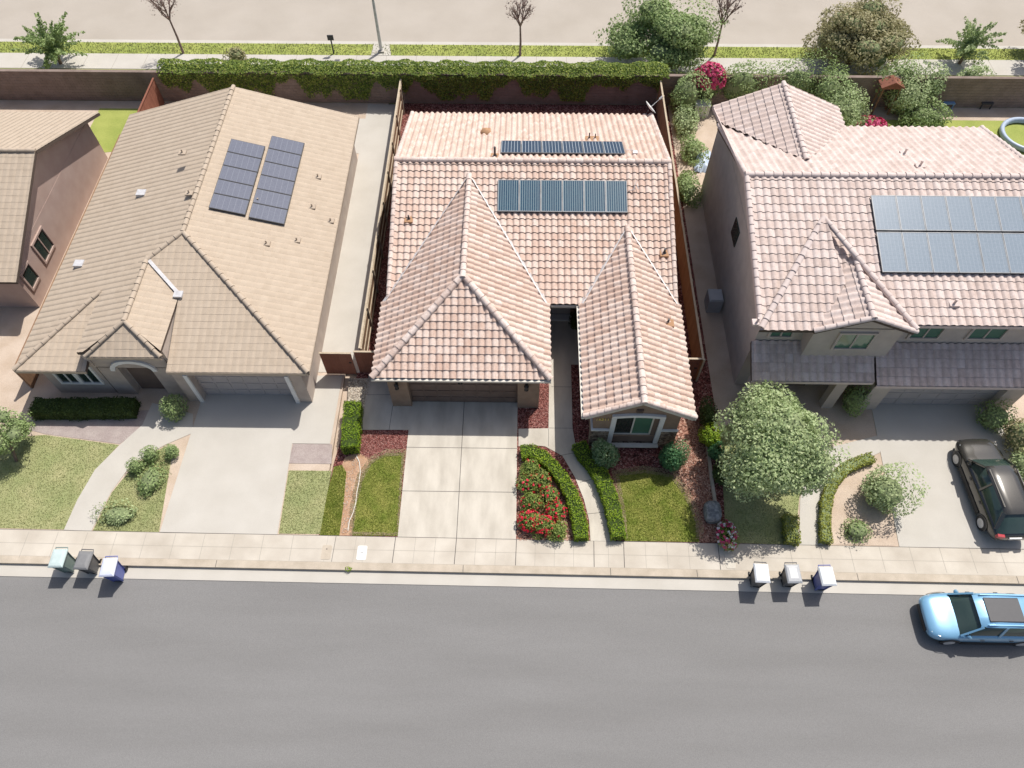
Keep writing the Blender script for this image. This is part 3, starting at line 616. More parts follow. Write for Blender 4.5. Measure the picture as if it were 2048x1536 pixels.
def valley(p, q, side, wd=.20):
    "open metal valley: a trough lip standing proud of the tiles"
    p, q = Vector(p), Vector(q); s_ = Vector(side).normalized()*wd; b = MB()
    a1, b1 = p+s_, q+s_*.4; zz = Vector((0,0,.085))
    b.face([p+zz*.5, q+zz*.5, b1+zz*1.5, a1+zz*1.5]); b.face([p+zz*.5-s_*.15, q+zz*.5-s_*.15, q+zz*.5, p+zz*.5])
    b.bar(a1+zz*1.5, b1+zz*1.5, .025, .025)
    return b
for p, q, sd_ in (((xl,ym,ZE), (xc,ya,zr), (1,-.9,SW)), ((xr,ym,ZE), (xc,ya,zr), (-1,-.9,SW)), ((wl_,ym,ZE), (wc,yw,zw), (1,-.9,SW)), ((wr_,ym,ZE), (wc,yw,zw), (-1,-.9,SW))):
    valley(p, q, sd_).build('valley_flashing', M['flash'], H)
# pipes and vents through the tiles
M['clayv'] = simple('clay_vent', (.42,.24,.13), .8)
def main_z(y): return ZE+SM*(y-ym) if y < 17.48 else ZR-SM*(y-17.48)
for x, y, h, r_ in ((-.32,14.45,.30,.04), (11.87,12.89,.35,.05), (3.74,17.99,.62,.055), (8.58,20.31,.42,.035), (8.89,20.32,.36,.03), (5.98,18.16,.22,.035)):
    z = main_z(y); p = MB(); p.box(x-.2, y-.22, z-.08, x+.2, y+.18, z+.085, .4, 1); p.tube([(x,y,z),(x,y,z+h)], r_, 8, .5, 0); p.lathe((x,y,z+.05), [(r_*2.6,0),(r_*1.3,.1)], 8, .5, 0)
    p.build('vent_pipe', [M['dark'], M['clayv']], H)
z = main_z(21.08); p = MB(); p.lathe((3.16,21.05,z+.03), [(.30,0),(.28,.10),(.18,.20),(.0,.24)], 10, .5, 0); p.box(2.95,21.1,z-.05,3.40,21.35,z+.12,.5,0); p.build('roof_vent', M['clayv'], H)
zz = ZE+SW*(wr_-11.80); p = MB(); p.box(11.6,8.85,zz-.05,12.0,9.25,zz+.10,.5,1); p.tube([(11.75,9.1,zz),(11.75,9.1,zz+.3)], .05, 8); p.build('vent_pipe', [M['dark'], M['clayv']], H)
p = MB(); z = main_z(18.7); p.tube([(10.3,18.75,z+.12),(10.75,18.72,z+.13),(10.76,18.45,z+.25)], .018, 6); p.box(10.62,18.3,z+.1,10.85,18.5,z+.3); p.build('conduit', M['flash'], H)
z = main_z(16.1); p = MB(); p.tube([(10.25,15.9,z+.1),(10.5,15.92,z+.14),(10.62,16.3,z+.4),(10.72,15.95,z+.16)], .022, 6); p.build('conduit', M['flash'], H)

# solar panels: six on the street slope, six on the back slope
def panel(x0, x1, ya_, za, yb, zb, fm, cm_, label, group):
    a, b = Vector((0,ya_,za)), Vector((0,yb,zb)); d = (b-a).normalized(); n = Vector((1,0,0)).cross(d)
    if n.z < 0: n = -n
    t = thing('solar_panel', label, 'solar panel', ((x0+x1)/2, ya_, za), group); f = MB()
    def P(x, s_, h): q = a+d*s_+n*h; return (x, q.y, q.z)
    L = (b-a).length; e = .035
    for xa, xb, s0, s1 in ((x0,x1,0,e), (x0,x1,L-e,L), (x0,x0+e,e,L-e), (x1-e,x1,e,L-e)):
        v = [P(xa,s0,-.03),P(xb,s0,-.03),P(xb,s1,-.03),P(xa,s1,-.03),P(xa,s0,.02),P(xb,s0,.02),P(xb,s1,.02),P(xa,s1,.02)]
        f.mesh(v, [(0,3,2,1),(4,5,6,7),(0,1,5,4),(1,2,6,5),(2,3,7,6),(3,0,4,7)], .5)
    f.build('frame', M[fm], t)
    c = MB(); c.face([P(x0+e,e,.012),P(x1-e,e,.012),P(x1-e,L-e,.012),P(x0+e,L-e,.012)], .5); c.build('cell_sheet', M[cm_], t)
    for xx in (x0+.2, x1-.2):
        for s_ in (L*.22, L*.78): k = MB(); q = a+d*s_-n*.03; k.bar(q+Vector((xx,0,0)), q+Vector((xx,0,0))-n*.10, .04, .04); k.build('mount', M['dark'], t)
    if ya_ < 17: k = MB(); q = a-n*.09+d*.02; k.bar(q+Vector((x0+.002,0,0)), q+Vector((x1-.002,0,0)), .05, .11, .5, 0, tuple(n)); k.build('shade_bar', M['dark'], t)  # dark bar added as the shade below the panel's lower edge
    return t
ords = ['first', 'second', 'third', 'fourth', 'fifth', 'sixth']
for k in range(6):
    x0 = 3.93+1.043*k
    pos = ['leftmost, nearest the garage ridge', 'second from left', 'third from left', 'third from right', 'second from right', 'rightmost, beside a bent conduit'][k]
    panel(x0, x0+1.03, 14.79, 4.36, 16.39, 4.89, 'alu', 'cellF', 'blue solar panel on the street-facing pink slope, '+pos, 'solar panels on the street-facing slope')
    x0 = 4.02+1.036*k
    pos = ['leftmost, by the tall vent pipe', 'second from left', 'third from left', 'third from right', 'second from right', 'rightmost, by a small conduit box'][k]
    panel(x0, x0+1.02, 19.69, 4.52, 18.20, 5.01, 'alu', 'cellK', 'dark navy solar panel behind the roof ridge, '+pos, 'solar panels behind the ridge')
# satellite dish on a pole behind the back eave
sdh = thing('satellite_dish', 'pale satellite dish with feed arm behind the back eave', 'satellite dish', (12.1, 24.0, 0))
p = MB(); p.tube([(12.05,24.0,0),(12.05,24.0,2.95),(12.15,24.05,3.15)], .035, 8); p.build('pole', M['flash'], sdh)
p = MB(); cx = Vector((12.2,24.1,3.25)); ax = Vector((.72,.25,.65)).normalized(); xx = ax.orthogonal().normalized(); yy = ax.cross(xx); vs = []; fs = []
for i, (r_, h) in enumerate(((0,0),(.15,.012),(.3,.05),(.42,.10),(.43,.10),(.3,.035),(0,-.02))):
    for k in range(16): a = 2*math.pi*k/16; vs.append(cx+xx*(r_*math.cos(a))+yy*(r_*math.sin(a))+ax*h)
for i in range(6):
    for k in range(16): fs.append((i*16+k, i*16+(k+1) % 16, (i+1)*16+(k+1) % 16, (i+1)*16+k))
p.mesh(vs, fs, .5, 0, True); p.build('dish', M['white'], sdh)
p = MB(); e_ = cx+ax*.75; p.tube([cx-yy*.40, e_-yy*.1], .02, 6); p.bar(e_-yy*.1-ax*.05, e_-yy*.1+ax*.16, .09, .09); p.build('feed_arm', M['flash'], sdh)

# ---- fences, gates and the back wall
def fence(name, label, x, y0, y1, h, railside, railm, boardm, rails=(.35, .95, 1.55)):
    f = thing(name, label, 'fence', (x, (y0+y1)/2, 0)); b = MB(); y = y0
    while y < y1: b.box(x-.012, y, .02, x+.012, min(y+.138, y1), h+random.uniform(-.012, .012)); y += .142
    b.build('board_panel', M[boardm], f)
    r_ = MB()
    for z in rails: r_.box(x+railside*.02-.03, y0, z-.045, x+railside*.02+.03, y1, z+.045)
    r_.box(x-.05, y0, h+.01, x+.05, y1, h+.045); r_.build('rail', M[railm], f)
    y = y0+.05
    while y < y1: p = MB(); p.box(x+railside*.055-.045, y-.045, 0, x+railside*.055+.045, y+.045, h-.02); p.build('post', M[railm], f); y += 2.4
    return f
fence('wooden_fence', 'weathered wooden fence with pale rails left of the pink tiled house', -2.36, 8.45, 28.6, 1.8, 1, 'fencel', 'board', (.35, .98, 1.6))
fence('wooden_fence', 'brown wooden fence between the pink tiled house and the two-storey house', 13.5, 8.0, 28.6, 1.8, 1, 'fencel', 'oboard')
def gate(label, x0, x1, y, h, bm_):
    t = thing('side_gate', label, 'gate', ((x0+x1)/2, y, 0)); b = MB(); x = x0
    while x < x1: b.box(x, y-.012, .03, min(x+.14, x1), y+.012, h+random.uniform(-.01, .01)); x += .145
    b.build('board_panel', M[bm_], t); f = MB()
    for z in (.25, h-.22): f.box(x0, y+.012, z-.05, x1, y+.05, z+.05)
    f.box(x0-.02, y-.045, h+.012, x1+.02, y+.045, h+.04); f.build('gate_frame', M['fencel'], t)
    k = MB(); k.box(x1-.2, y-.04, 1.0, x1-.08, y-.012, 1.06); k.build('latch', M['black'], t)
gate('reddish wooden side gate beside the garage wing', -2.62, -.85, 8.3, 1.75, 'redboard')
gate('dark brown wooden side gate right of the gabled front wing', 12.0, 13.45, 8.1, 1.75, 'redboard')
gate('pale red wooden gate right of the beige house', -4.2, -2.75, 8.2, 1.75, 'redboard')
bw = thing('block_wall', 'long brown block wall along the back of the yards', 'wall', (0, 28.85, 0)); b = MB()
x = -60
while x < 75:
    for k in range(10):
        o_ = .2 if k % 2 else 0
        b.box(x+o_, 28.76, .2*k+.006, x+o_+.392, 28.95, .2*k+.196) if -36 < x < 44 else None
    x += .4
b.box(-60, 28.78, 0, 75, 28.93, 1.98); b.build('block_course', M['blockwall'], bw)
b = MB(); b.box(-60, 28.74, 2.003, 75, 28.97, 2.06); b.build('coping', M['blockwall'], bw)
# ivy over the wall: thick sunlit top, thin hanging curtain in the shade with bare patches
iv = MB(); rs = random.Random(3)
for _ in range(17000):
    x = random.uniform(-17.2, 14.0); y = 29.35+random.uniform(-.75, .6); z = 2.12+.25*max(0, math.sin((y-28.6)/1.4*math.pi))*random.uniform(.5, 1)+.07*math.sin(x*2.1)+.05*math.sin(x*5.3)
    leaf(iv, (x, y, z), Vector((0,-.25,1))+rnd()*.75, .14)
def veil(x): return 1.05+.55*math.sin(x*.9+.6)+.45*math.sin(x*2.3+1.1)+.25*math.sin(x*5.1)
k = 0
while k < 17000:
    x = random.uniform(-17.2, 13.6); dr = random.uniform(0, 1.75)
    if dr > .25+max(0, veil(x))*random.uniform(.7, 1.1)*(1 if x < 9 else .62): continue
    k += 1; leaf(iv, (x, 28.74-random.uniform(0, .14+.12*max(0, .6-dr)), 2.05-dr), Vector((0,-1,.25))+rnd()*.7, .12)
iv.mesh([(-17.2,28.98,1.0),(14,28.98,1.0),(14,29.85,1.0),(-17.2,29.85,1.0),(-17.2,28.98,2.03),(14,28.98,2.03),(14,29.85,1.9),(-17.2,29.85,1.9)], [(4,5,6,7),(3,2,6,7),(0,3,7,4),(1,2,6,5)], .4, 1)
tag(iv.build('ivy', [M['livy'], M['core']], at=(-2,29.2,0)), 'yellow-green ivy spilling over the brown block wall', 'ivy')
lc = MB(); y = .0
pts = [G(u, v)[:2] for u, v in ((1404,838),(1415,900),(1422,960),(1429,1005),(1437,1050),(1441,1086))]
for a, b_ in zip(pts, pts[1:]): lc.bar((a[0],a[1],.07), (b_[0],b_[1],.07), .13, .18)
tag(lc.build('edging_curb', M['curb'], at=(pts[2][0], pts[2][1], 0)), 'narrow concrete edging curb along the right bark bed', 'edging')
ed = MB(); q = [(*G(u, v)[:2], .03) for u, v in ((713,912),(719,925),(721,945),(718,965),(714,985),(712,1005),(707,1025),(699,1042),(696,1062))]; ed.tube(q, .022, 6)
tag(ed.build('edging_hose', M['cream'], at=(q[4][0], q[4][1], 0)), 'thin white edging line curving through the dirt strip', 'edging')
for u, v, mm, lb in ((653,1105,'curb','beige utility cover with a dark hole in the sidewalk'), (724,1106,'white','white rounded utility cover in the sidewalk'), (1460,1123,'conc','grey utility cover in the sidewalk below pink flowers')):
    x, y, _ = G(u, v); c = MB(); pr = []
    for i, (sx, sy_) in enumerate(((1,1),(-1,1),(-1,-1),(1,-1))):
        for k in range(4): a = math.pi/2*(i+k/3); pr.append((x+sx*.13+.07*math.cos(a), y+sy_*.24+.07*math.sin(a)))
    c.prism(pr, .0, .032)
    if mm == 'curb': c.prism([(x+.03*math.cos(a_*.785), y+.14+.03*math.sin(a_*.785)) for a_ in range(8)], .03, .037, .5, 1)
    else: c.box(x-.06, y-.01, .03, x+.06, y+.01, .036, .5, 1)
    tag(c.build('utility_cover', [M[mm], M['joint']], at=(x, y, 0)), lb, 'utility cover', 'utility covers in the sidewalk')
# boulder
bx, by, _ = G(1422, 1032); mb = MB(); K = 10; n = 18; rs = random.Random(5); vs = []; fs = []
for i in range(K+1):
    a = math.pi*i/K
    for k in range(n):
        b_ = 2*math.pi*k/n; sq = lambda t: math.copysign(abs(t)**.55, t)
        f = 1+rs.uniform(-.035, .035); vs.append((bx+.34*sq(math.cos(b_))*math.sin(a)**.6*f, by+.05+.46*sq(math.sin(b_))*math.sin(a)**.6*f, max(0, .30+.36*sq(math.cos(a)))))
for i in range(K):
    for k in range(n): fs.append((i*n+k, (i+1)*n+k, (i+1)*n+(k+1) % n, i*n+(k+1) % n))
mb.mesh(vs, fs, .5, 0, True); tag(mb.build('boulder', M['rock'], at=(bx, by, 0)), 'grey rounded artificial boulder on the bark bed', 'boulder')
wd = MB(); x, y, _ = G(697, 1143); blob(wd, (x, y+.1, .0), (.14,.10,.12), 60, .07); tag(wd.build('weed', M['lhedge'], at=(x, y, 0)), 'small green weed growing out of the curb', 'weed')

# ---- planting of the central lot
hp = [G(u, v, .5)[:2] for u, v in ((1042,902),(1062,900),(1084,910),(1106,930),(1126,955),(1143,985),(1153,1015),(1160,1045),(1164,1076))]
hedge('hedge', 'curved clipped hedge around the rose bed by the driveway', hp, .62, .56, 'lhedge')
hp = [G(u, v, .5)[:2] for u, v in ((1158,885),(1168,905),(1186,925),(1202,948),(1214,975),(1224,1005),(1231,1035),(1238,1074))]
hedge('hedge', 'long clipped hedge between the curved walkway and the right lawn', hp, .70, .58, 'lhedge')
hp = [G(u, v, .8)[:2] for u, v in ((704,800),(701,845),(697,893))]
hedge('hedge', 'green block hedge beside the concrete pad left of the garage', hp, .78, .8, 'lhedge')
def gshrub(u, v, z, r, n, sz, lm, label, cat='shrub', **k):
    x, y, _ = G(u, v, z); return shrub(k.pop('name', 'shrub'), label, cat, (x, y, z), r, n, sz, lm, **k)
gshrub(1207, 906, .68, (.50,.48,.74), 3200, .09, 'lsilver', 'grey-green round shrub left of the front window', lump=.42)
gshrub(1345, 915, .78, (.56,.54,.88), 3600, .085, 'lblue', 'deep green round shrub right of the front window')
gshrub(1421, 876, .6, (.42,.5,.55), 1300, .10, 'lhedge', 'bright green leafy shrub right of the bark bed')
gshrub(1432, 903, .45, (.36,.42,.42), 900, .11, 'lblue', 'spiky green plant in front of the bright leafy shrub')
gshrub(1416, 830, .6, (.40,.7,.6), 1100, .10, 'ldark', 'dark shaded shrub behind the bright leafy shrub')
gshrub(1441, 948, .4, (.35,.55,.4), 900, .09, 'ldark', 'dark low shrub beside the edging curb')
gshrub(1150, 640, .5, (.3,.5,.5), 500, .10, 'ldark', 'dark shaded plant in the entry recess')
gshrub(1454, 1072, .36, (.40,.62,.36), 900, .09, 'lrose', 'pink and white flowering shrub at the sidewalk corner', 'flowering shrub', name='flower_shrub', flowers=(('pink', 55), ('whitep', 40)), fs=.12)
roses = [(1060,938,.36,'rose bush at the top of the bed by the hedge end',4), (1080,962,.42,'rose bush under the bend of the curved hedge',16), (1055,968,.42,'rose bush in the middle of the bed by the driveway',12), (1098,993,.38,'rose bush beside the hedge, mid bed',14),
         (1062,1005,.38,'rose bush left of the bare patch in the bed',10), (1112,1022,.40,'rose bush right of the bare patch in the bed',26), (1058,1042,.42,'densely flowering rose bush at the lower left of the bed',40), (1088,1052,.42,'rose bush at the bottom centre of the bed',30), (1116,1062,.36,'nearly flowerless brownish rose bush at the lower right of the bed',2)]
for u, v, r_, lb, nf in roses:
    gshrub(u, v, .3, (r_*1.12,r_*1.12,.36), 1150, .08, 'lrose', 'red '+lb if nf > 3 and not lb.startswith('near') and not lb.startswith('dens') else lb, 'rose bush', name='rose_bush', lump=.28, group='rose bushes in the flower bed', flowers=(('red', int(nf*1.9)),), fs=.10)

# ================================================================== beige house on the left
def window(parent, x0, x1, y, z0, z1, fm='white', gm='glass', mull=1, ax='y', depth=.08, name='window'):
    "framed window on a wall facing the street (ax y) or sideways (ax x)"
    def B(mb, a0, d0, zz0, a1, d1, zz1, t=.5):
        if ax == 'y': mb.box(a0, y+d0, zz0, a1, y+d1, zz1, t)
        else: mb.box(y+d0, a0, zz0, y+d1, a1, zz1, t)
    f = MB(); lo, hi = (-depth, .02) if ax == 'y' else (-.02, depth)
    B(f, x0-.1, lo, z1, x1+.1, hi, z1+.1); B(f, x0-.1, lo, z0-.1, x1+.1, hi, z0); B(f, x0-.1, lo, z0, x0, hi, z1); B(f, x1, lo, z0, x1+.1, hi, z1)
    for k in range(mull): xm = x0+(x1-x0)*(k+1)/(mull+1); B(f, xm-.03, lo*.7, z0, xm+.03, hi*.7, z1)
    o = f.build(name, M[fm], parent); p = MB()
    if ax == 'y': p.face([(x0,y-.015,z0),(x1,y-.015,z0),(x1,y-.015,z1),(x0,y-.015,z1)], .5)
    else: p.face([(y+.015,x0,z0),(y+.015,x1,z0),(y+.015,x1,z1),(y+.015,x0,z1)], .5)
    p.build('pane', M[gm], o); return o
def gdoor(parent, x0, x1, y, h, m):
    d = MB(); d.box(x0, y, 0, x1, y+.06, h)
    for r_ in range(4):
        for c_ in range(6):
            wv = (x1-x0-.1)/6; d.box(x0+.05+wv*c_+.04, y-.02, .07+(h/4)*r_, x0+.05+wv*(c_+1)-.04, y, (h/4)*(r_+1)-.06)
    d.build('garage_door', M[m], parent)
LH = thing('beige_house', 'beige flat-tiled house left of the pink tiled house, with grey solar panels', 'house', (-10.6, 6.5, 0))
s = .287; ex0, ex1, rx, gy, fy = -17.15, -4.2, -10.67, 23.85, 6.45
zr_ = ZE+s*(rx-ex0)
W = MB(); W.box(-16.7, 7.0, 0, -14.0, 23.4, 2.6); W.box(-14.0, 7.3, 0, -10.35, 23.4, 2.6); W.box(-10.35, 8.0, 0, -4.65, 23.4, 2.6)
W.mesh([(-16.7,23.4,2.6),(-4.65,23.4,2.6),(rx,23.4,4.3),(-16.7,23.2,2.6),(-4.65,23.2,2.6),(rx,23.2,4.3)], [(0,2,1),(3,4,5)])
W.box(-10.45, 6.6, 0, -9.75, 8.0, 2.6); W.box(-5.4, 6.6, 0, -4.65, 8.0, 2.6); W.box(-9.75, 6.6, 2.2, -5.4, 7.0, 2.6)
W.box(-14.0, 6.95, 2.25, -10.6, 7.2, 3.35); W.box(-13.9, 6.95, 0, -13.0, 7.3, 2.3); W.box(-11.5, 6.95, 0, -10.46, 7.3, 2.3)
W.box(-10.6, 7.0, 2.4, -10.47, 9.95, 3.66); W.box(-14.12,6.9,2.4,-13.9,10.2,3.45)
W.build('wall', M['stuccoB'], LH)
gdoor(LH, -9.75, -5.4, 6.98, 2.2, 'gdoorB')
for xa_ in (-9.93, -5.4): e = MB(); e.box(xa_, 6.52, 0, xa_+.18, 6.6, 2.3); e.build('door_trim', M['white'], LH)
window(LH, -16.1, -15.3, 7.0, .95, 2.2); window(LH, -15.1, -14.3, 7.0, .95, 2.2)
e = MB(); K = 10
for k in range(K):
    a, b_ = math.pi*k/K, math.pi*(k+1)/K
    v = [(-12.25-.85*math.cos(a), 6.85, 2.1+.6*math.sin(a)), (-12.25-.85*math.cos(b_), 6.85, 2.1+.6*math.sin(b_)), (-12.25-1.05*math.cos(b_), 6.85, 2.1+.8*math.sin(b_)), (-12.25-1.05*math.cos(a), 6.85, 2.1+.8*math.sin(a))]
    v += [(p[0], 6.95, p[2]) for p in v]; e.mesh(v, [(0,1,2,3),(0,4,5,1),(2,6,7,3)], .5)
e.build('entry_arch', M['white'], LH); e = MB(); e.box(-12.9, 7.27, 0, -11.6, 7.3, 2.3); e.build('front_door', M['gdoor'], LH)
TB = dict(tw=.33, tl=.34, prof=FLAT, lift=.009, jit=.002, riser_shade=False)
mm = MB()
left = [(ex0,gy),(ex0,fy),(-14.1,10.2),(-14.1,6.8),(-13.75,6.75),(-12.15,8.1),(-12.15,11.9),(rx,13.1),(rx,gy)]
roof_plane(mm, (ex0, 0, ZE), (1,0), s, left, **TB)
roof_plane(mm, (ex1, 0, ZE), (-1,0), s, [(ex1,fy),(ex1,gy),(rx,gy),(rx,13.0)], **TB)
roof_plane(mm, (0, fy, ZE), (0,1), s, [(-10.45,fy),(ex1,fy),(rx,13.0),(-12.1,11.6),(-10.4,9.95)], **TB)
mm.build('roof', [M['tileB'], M['deck']], LH)
zen = ZE+s*(-12.15-ex0)
mm = MB(); roof_plane(mm, (-10.45, 0, zen-s*1.7), (-1,0), s, [(-10.45,6.9),(-10.45,9.95),(-12.15,11.8),(-12.15,8.1)], **TB)
roof_plane(mm, (0, 6.75, 3.42), (0,1), (zen-3.42)/1.35, [(-13.75,6.75),(-10.5,6.75),(-12.15,8.1)], **TB)
mm.build('roof', [M['tileB'], M['deck']], LH)
mm = MB(); roof_plane(mm, (0, fy-.02, ZE), (0,1), .232, [(ex0,fy-.02),(-14.0,fy-.02),(-14.05,10.2)], **TB); mm.build('roof', [M['tileB'], M['deck']], LH)
cap_part(LH, 'capB', (rx,13.0,zr_), (rx,gy,zr_), .12); cap_part(LH, 'capB', (ex1,fy,ZE+.02), (rx,13.0,zr_), .12); cap_part(LH, 'capB', (-12.1,11.65,zen), (rx,13.0,zr_), .12)
cap_part(LH, 'capB', (-12.15,8.1,zen), (-12.15,11.8,zen), .12); cap_part(LH, 'capB', (-10.5,6.75,3.44), (-12.15,8.1,zen), .11); cap_part(LH, 'capB', (-13.75,6.75,3.44), (-12.15,8.1,zen), .11); cap_part(LH, 'capB', (ex0,fy,ZE), (-14.1,10.2,3.62), .11)

v_ = MB(); v_.bar((-12.05,11.6,zen+.06), (-10.4,9.98,3.80), .16, .03); v_.box(-10.6, 9.75, 3.76, -10.2, 10.1, 3.86); v_.build('valley_flashing', M['flash'], LH)
f = MB(); f.bar((-10.45,fy-.03,ZE-.1), (ex1,fy-.03,ZE-.1), .04, .16); f.bar((ex0,fy-.05,ZE-.1), (-14.0,fy-.05,ZE-.1), .04, .16); f.bar((-13.75,6.72,3.30), (-10.5,6.72,3.30), .04, .16); f.bar((ex1+.03,fy,ZE-.1), (ex1+.03,gy,ZE-.1), .04, .16); f.build('fascia', M['capB'], LH)
for u, v, zc in ((285,390,3.6),(155,523,3.3)):
    x, y, z = G(u, v, zc); z = ZE+s*(x-ex0); p = MB(); p.box(x-.22, y-.2, z-.02, x+.22, y+.2, z+.14); p.build('roof_vent', M['flash'], LH)
for u, v in ((520,410),(632,340),(620,400),(655,420),(533,487),(590,470),(395,420),(385,348)):
    x, y, z = G(u, v, 3.6); z = ZE+s*(ex1-x); p = MB(); p.box(x-.18, y-.15, z-.02, x+.18, y+.15, z+.05); p.tube([(x,y,z),(x,y,z+.22)], .04, 8); p.build('vent_pipe', M['capB'], LH)
# its solar panels: two columns of four
def side_panel(xa, xb, ya_, yb, label, group):
    def P(x, y, h): return (x, y, ZE+s*(ex1-x)+h)
    t = thing('solar_panel', label, 'solar panel', ((xa+xb)/2, ya_, ZE+s*(ex1-xa)), group); f = MB()
    f.mesh([P(xa,ya_,.10),P(xb,ya_,.10),P(xb,yb,.10),P(xa,yb,.10),P(xa,ya_,.15),P(xb,ya_,.15),P(xb,yb,.15),P(xa,yb,.15)], [(0,3,2,1),(4,5,6,7),(0,1,5,4),(1,2,6,5),(2,3,7,6),(3,0,4,7)], .5); f.build('frame', M['dark'], t)
    c = MB(); e = .03; c.face([P(xa+e,ya_+e,.155),P(xb-e,ya_+e,.155),P(xb-e,yb-e,.155),P(xa+e,yb-e,.155)]); c.build('cell_sheet', M['cellN'], t)
rows = ['nearest the street', 'second from the street', 'third from the street', 'farthest from the street']
for col_, (xa, xb, y0) in enumerate(((-9.9,-8.28,14.7), (-8.12,-6.5,14.6))):
    n = 6 if col_ else 5; dy = 1.0
    for k in range(n):
        side_panel(xa, xb, y0+dy*k, y0+dy*k+dy-.03, 'grey solar panel on the beige roof, %s column, %s' % (['left', 'right'][col_], ['nearest the street', 'second from the street', 'third from the street', 'fourth from the street', 'fifth from the street', 'farthest from the street'][k]), 'grey solar panels on the beige roof')
# ground of the left lot
patch('driveway', [(-10.1,.06),(-5.1,.04),(-5.3,7.1),(-9.9,7.1)], -.1, .02, 'concp')
patch('walkway', GG([(128,1060),(183,1062),(222,985),(262,930),(330,890),(386,866),(386,828),(305,806),(285,850),(240,890),(190,940),(155,1000)]), -.1, .018, 'concp')
patch('concrete_pad', [(-5.25,4.4),(-3.5,4.4),(-3.45,8.1),(-5.3,8.1)], -.1, .018, 'concp')
patch('concrete_pad', [(-4.65,8.3),(-2.55,8.3),(-2.45,28.6),(-4.65,28.6)], -.1, .012, 'concp')
patch('concrete_pad', [(-10.0,24.0),(-4.65,24.0),(-4.65,27.2),(-10.0,27.2)], -.1, .010, 'concp')
patch('gravel_bed', [(-5.2,3.4),(-3.3,3.4),(-3.4,4.38),(-5.2,4.38)], -.05, .012, 'bedp')
lp = [GG([(-60,1055),(128,1059),(155,1000),(190,940),(238,890),(90,870),(-60,880)]), GG([(186,1061),(318,1064),(345,905),(330,893),(266,933),(224,985)]), [(-5.05,.1),(-3.3,.1),(-3.25,3.05),(-5.15,3.05)]]
for k, p in enumerate(lp):
    patch('lawn', p, -.05, .008, 'lawnp'); mb = MB(); turf(mb, p, (14000, 8000, 4500)[k], .04, .018, .006); tag(mb.build('lawn_grass', M['bladep']), None, None, None, 'stuff')
patch('bark_bed', GG([(60,835),(300,820),(290,850),(240,888),(90,868),(60,860)]), -.05, .010, 'bedp')
patch('lawn', [(-21.5,23.6),(-17.7,24.3),(-17.7,28.0),(-21.5,28.0)], -.05, .008, 'verge')
hedge('hedge', 'dark green hedge under the windows of the beige house', [G(u, v, .6)[:2] for u, v in ((62,812),(160,812),(268,810))], .9, .7, 'ldark', 260, .10)
gshrub(345, 815, .6, (.5,.6,.7), 1100, .10, 'lgreen2', 'bushy shrub between the arch and the garage of the beige house', cm='corep')
for u, v, r_, lb in ((270,932,.33,'left of the three small round shrubs by the pale driveway'), (300,908,.38,'middle of the three small round shrubs by the pale driveway'), (342,902,.33,'small round shrub touching the edge of the pale driveway')):
    gshrub(u, v, .35, (r_,r_,.38), 700, .08, 'lgreen2', lb, cm='corep', group='small round shrubs by the pale driveway')
gshrub(300, 960, .25, (.55,.8,.3), 900, .10, 'lgreen2', 'loose low plant in the bed below the small round shrubs', cm='corep', lump=.35)
gshrub(235, 1030, .2, (.8,.5,.22), 700, .10, 'lpale', 'pale ground plant near the sidewalk beside the curved walkway', cm='corep', lump=.35)
x, y, _ = G(38, 910, 0)
tree('small_tree', 'round small green tree at the left edge of the front lawn', (x, y-.3, 0), 2, (x, y+.35, 1.35), (.95,.95,1.0), 3000, .11, 'lgreen2', clumps=12, tr=.06)
gshrub(175, 287, .6, (.55,.8,.8), 900, .12, 'lgreen2', 'bright green shrub in the side yard behind the beige house', cm='corep')
def furn_chair(label, c, m):
    t = thing('garden_chair', label, 'chair', c, 'garden chairs in the side yard'); x, y, z = c
    b = MB(); b.box(x-.28, y-.28, .38, x+.28, y+.28, .44); b.build('seat', M[m], t); b = MB(); b.box(x-.28, y+.24, .44, x+.28, y+.30, .95); b.build('backrest', M[m], t)
    for i in (-1, 1):
        for j in (-1, 1): b = MB(); b.box(x+.24*i-.025, y+.24*j-.025, 0, x+.24*i+.025, y+.24*j+.025, .38); b.build('leg', M[m], t)
M['teal'] = simple('teal_plastic', (.22,.36,.33), .5); M['paleg'] = simple('pale_plastic', (.62,.62,.58), .5)
furn_chair('teal garden chair left of the pale one in the side yard', (*G(158,332)[:2], 0), 'teal'); furn_chair('pale garden chair between teal ones in the side yard', (*G(176,316)[:2], 0), 'paleg'); furn_chair('teal garden chair against the beige roof edge', (*G(190,334)[:2], 0), 'teal')
# brown fence between the two left yards
fence('wooden_fence', 'short orange-brown fence run behind the beige house', -17.55, 23.6, 28.6, 1.75, -1, 'redboard', 'redboard')
fence('wooden_fence', 'brown fence between the beige house and the cropped far left house', -18.1, 7.2, 23.5, 1.6, -1, 'board', 'board')

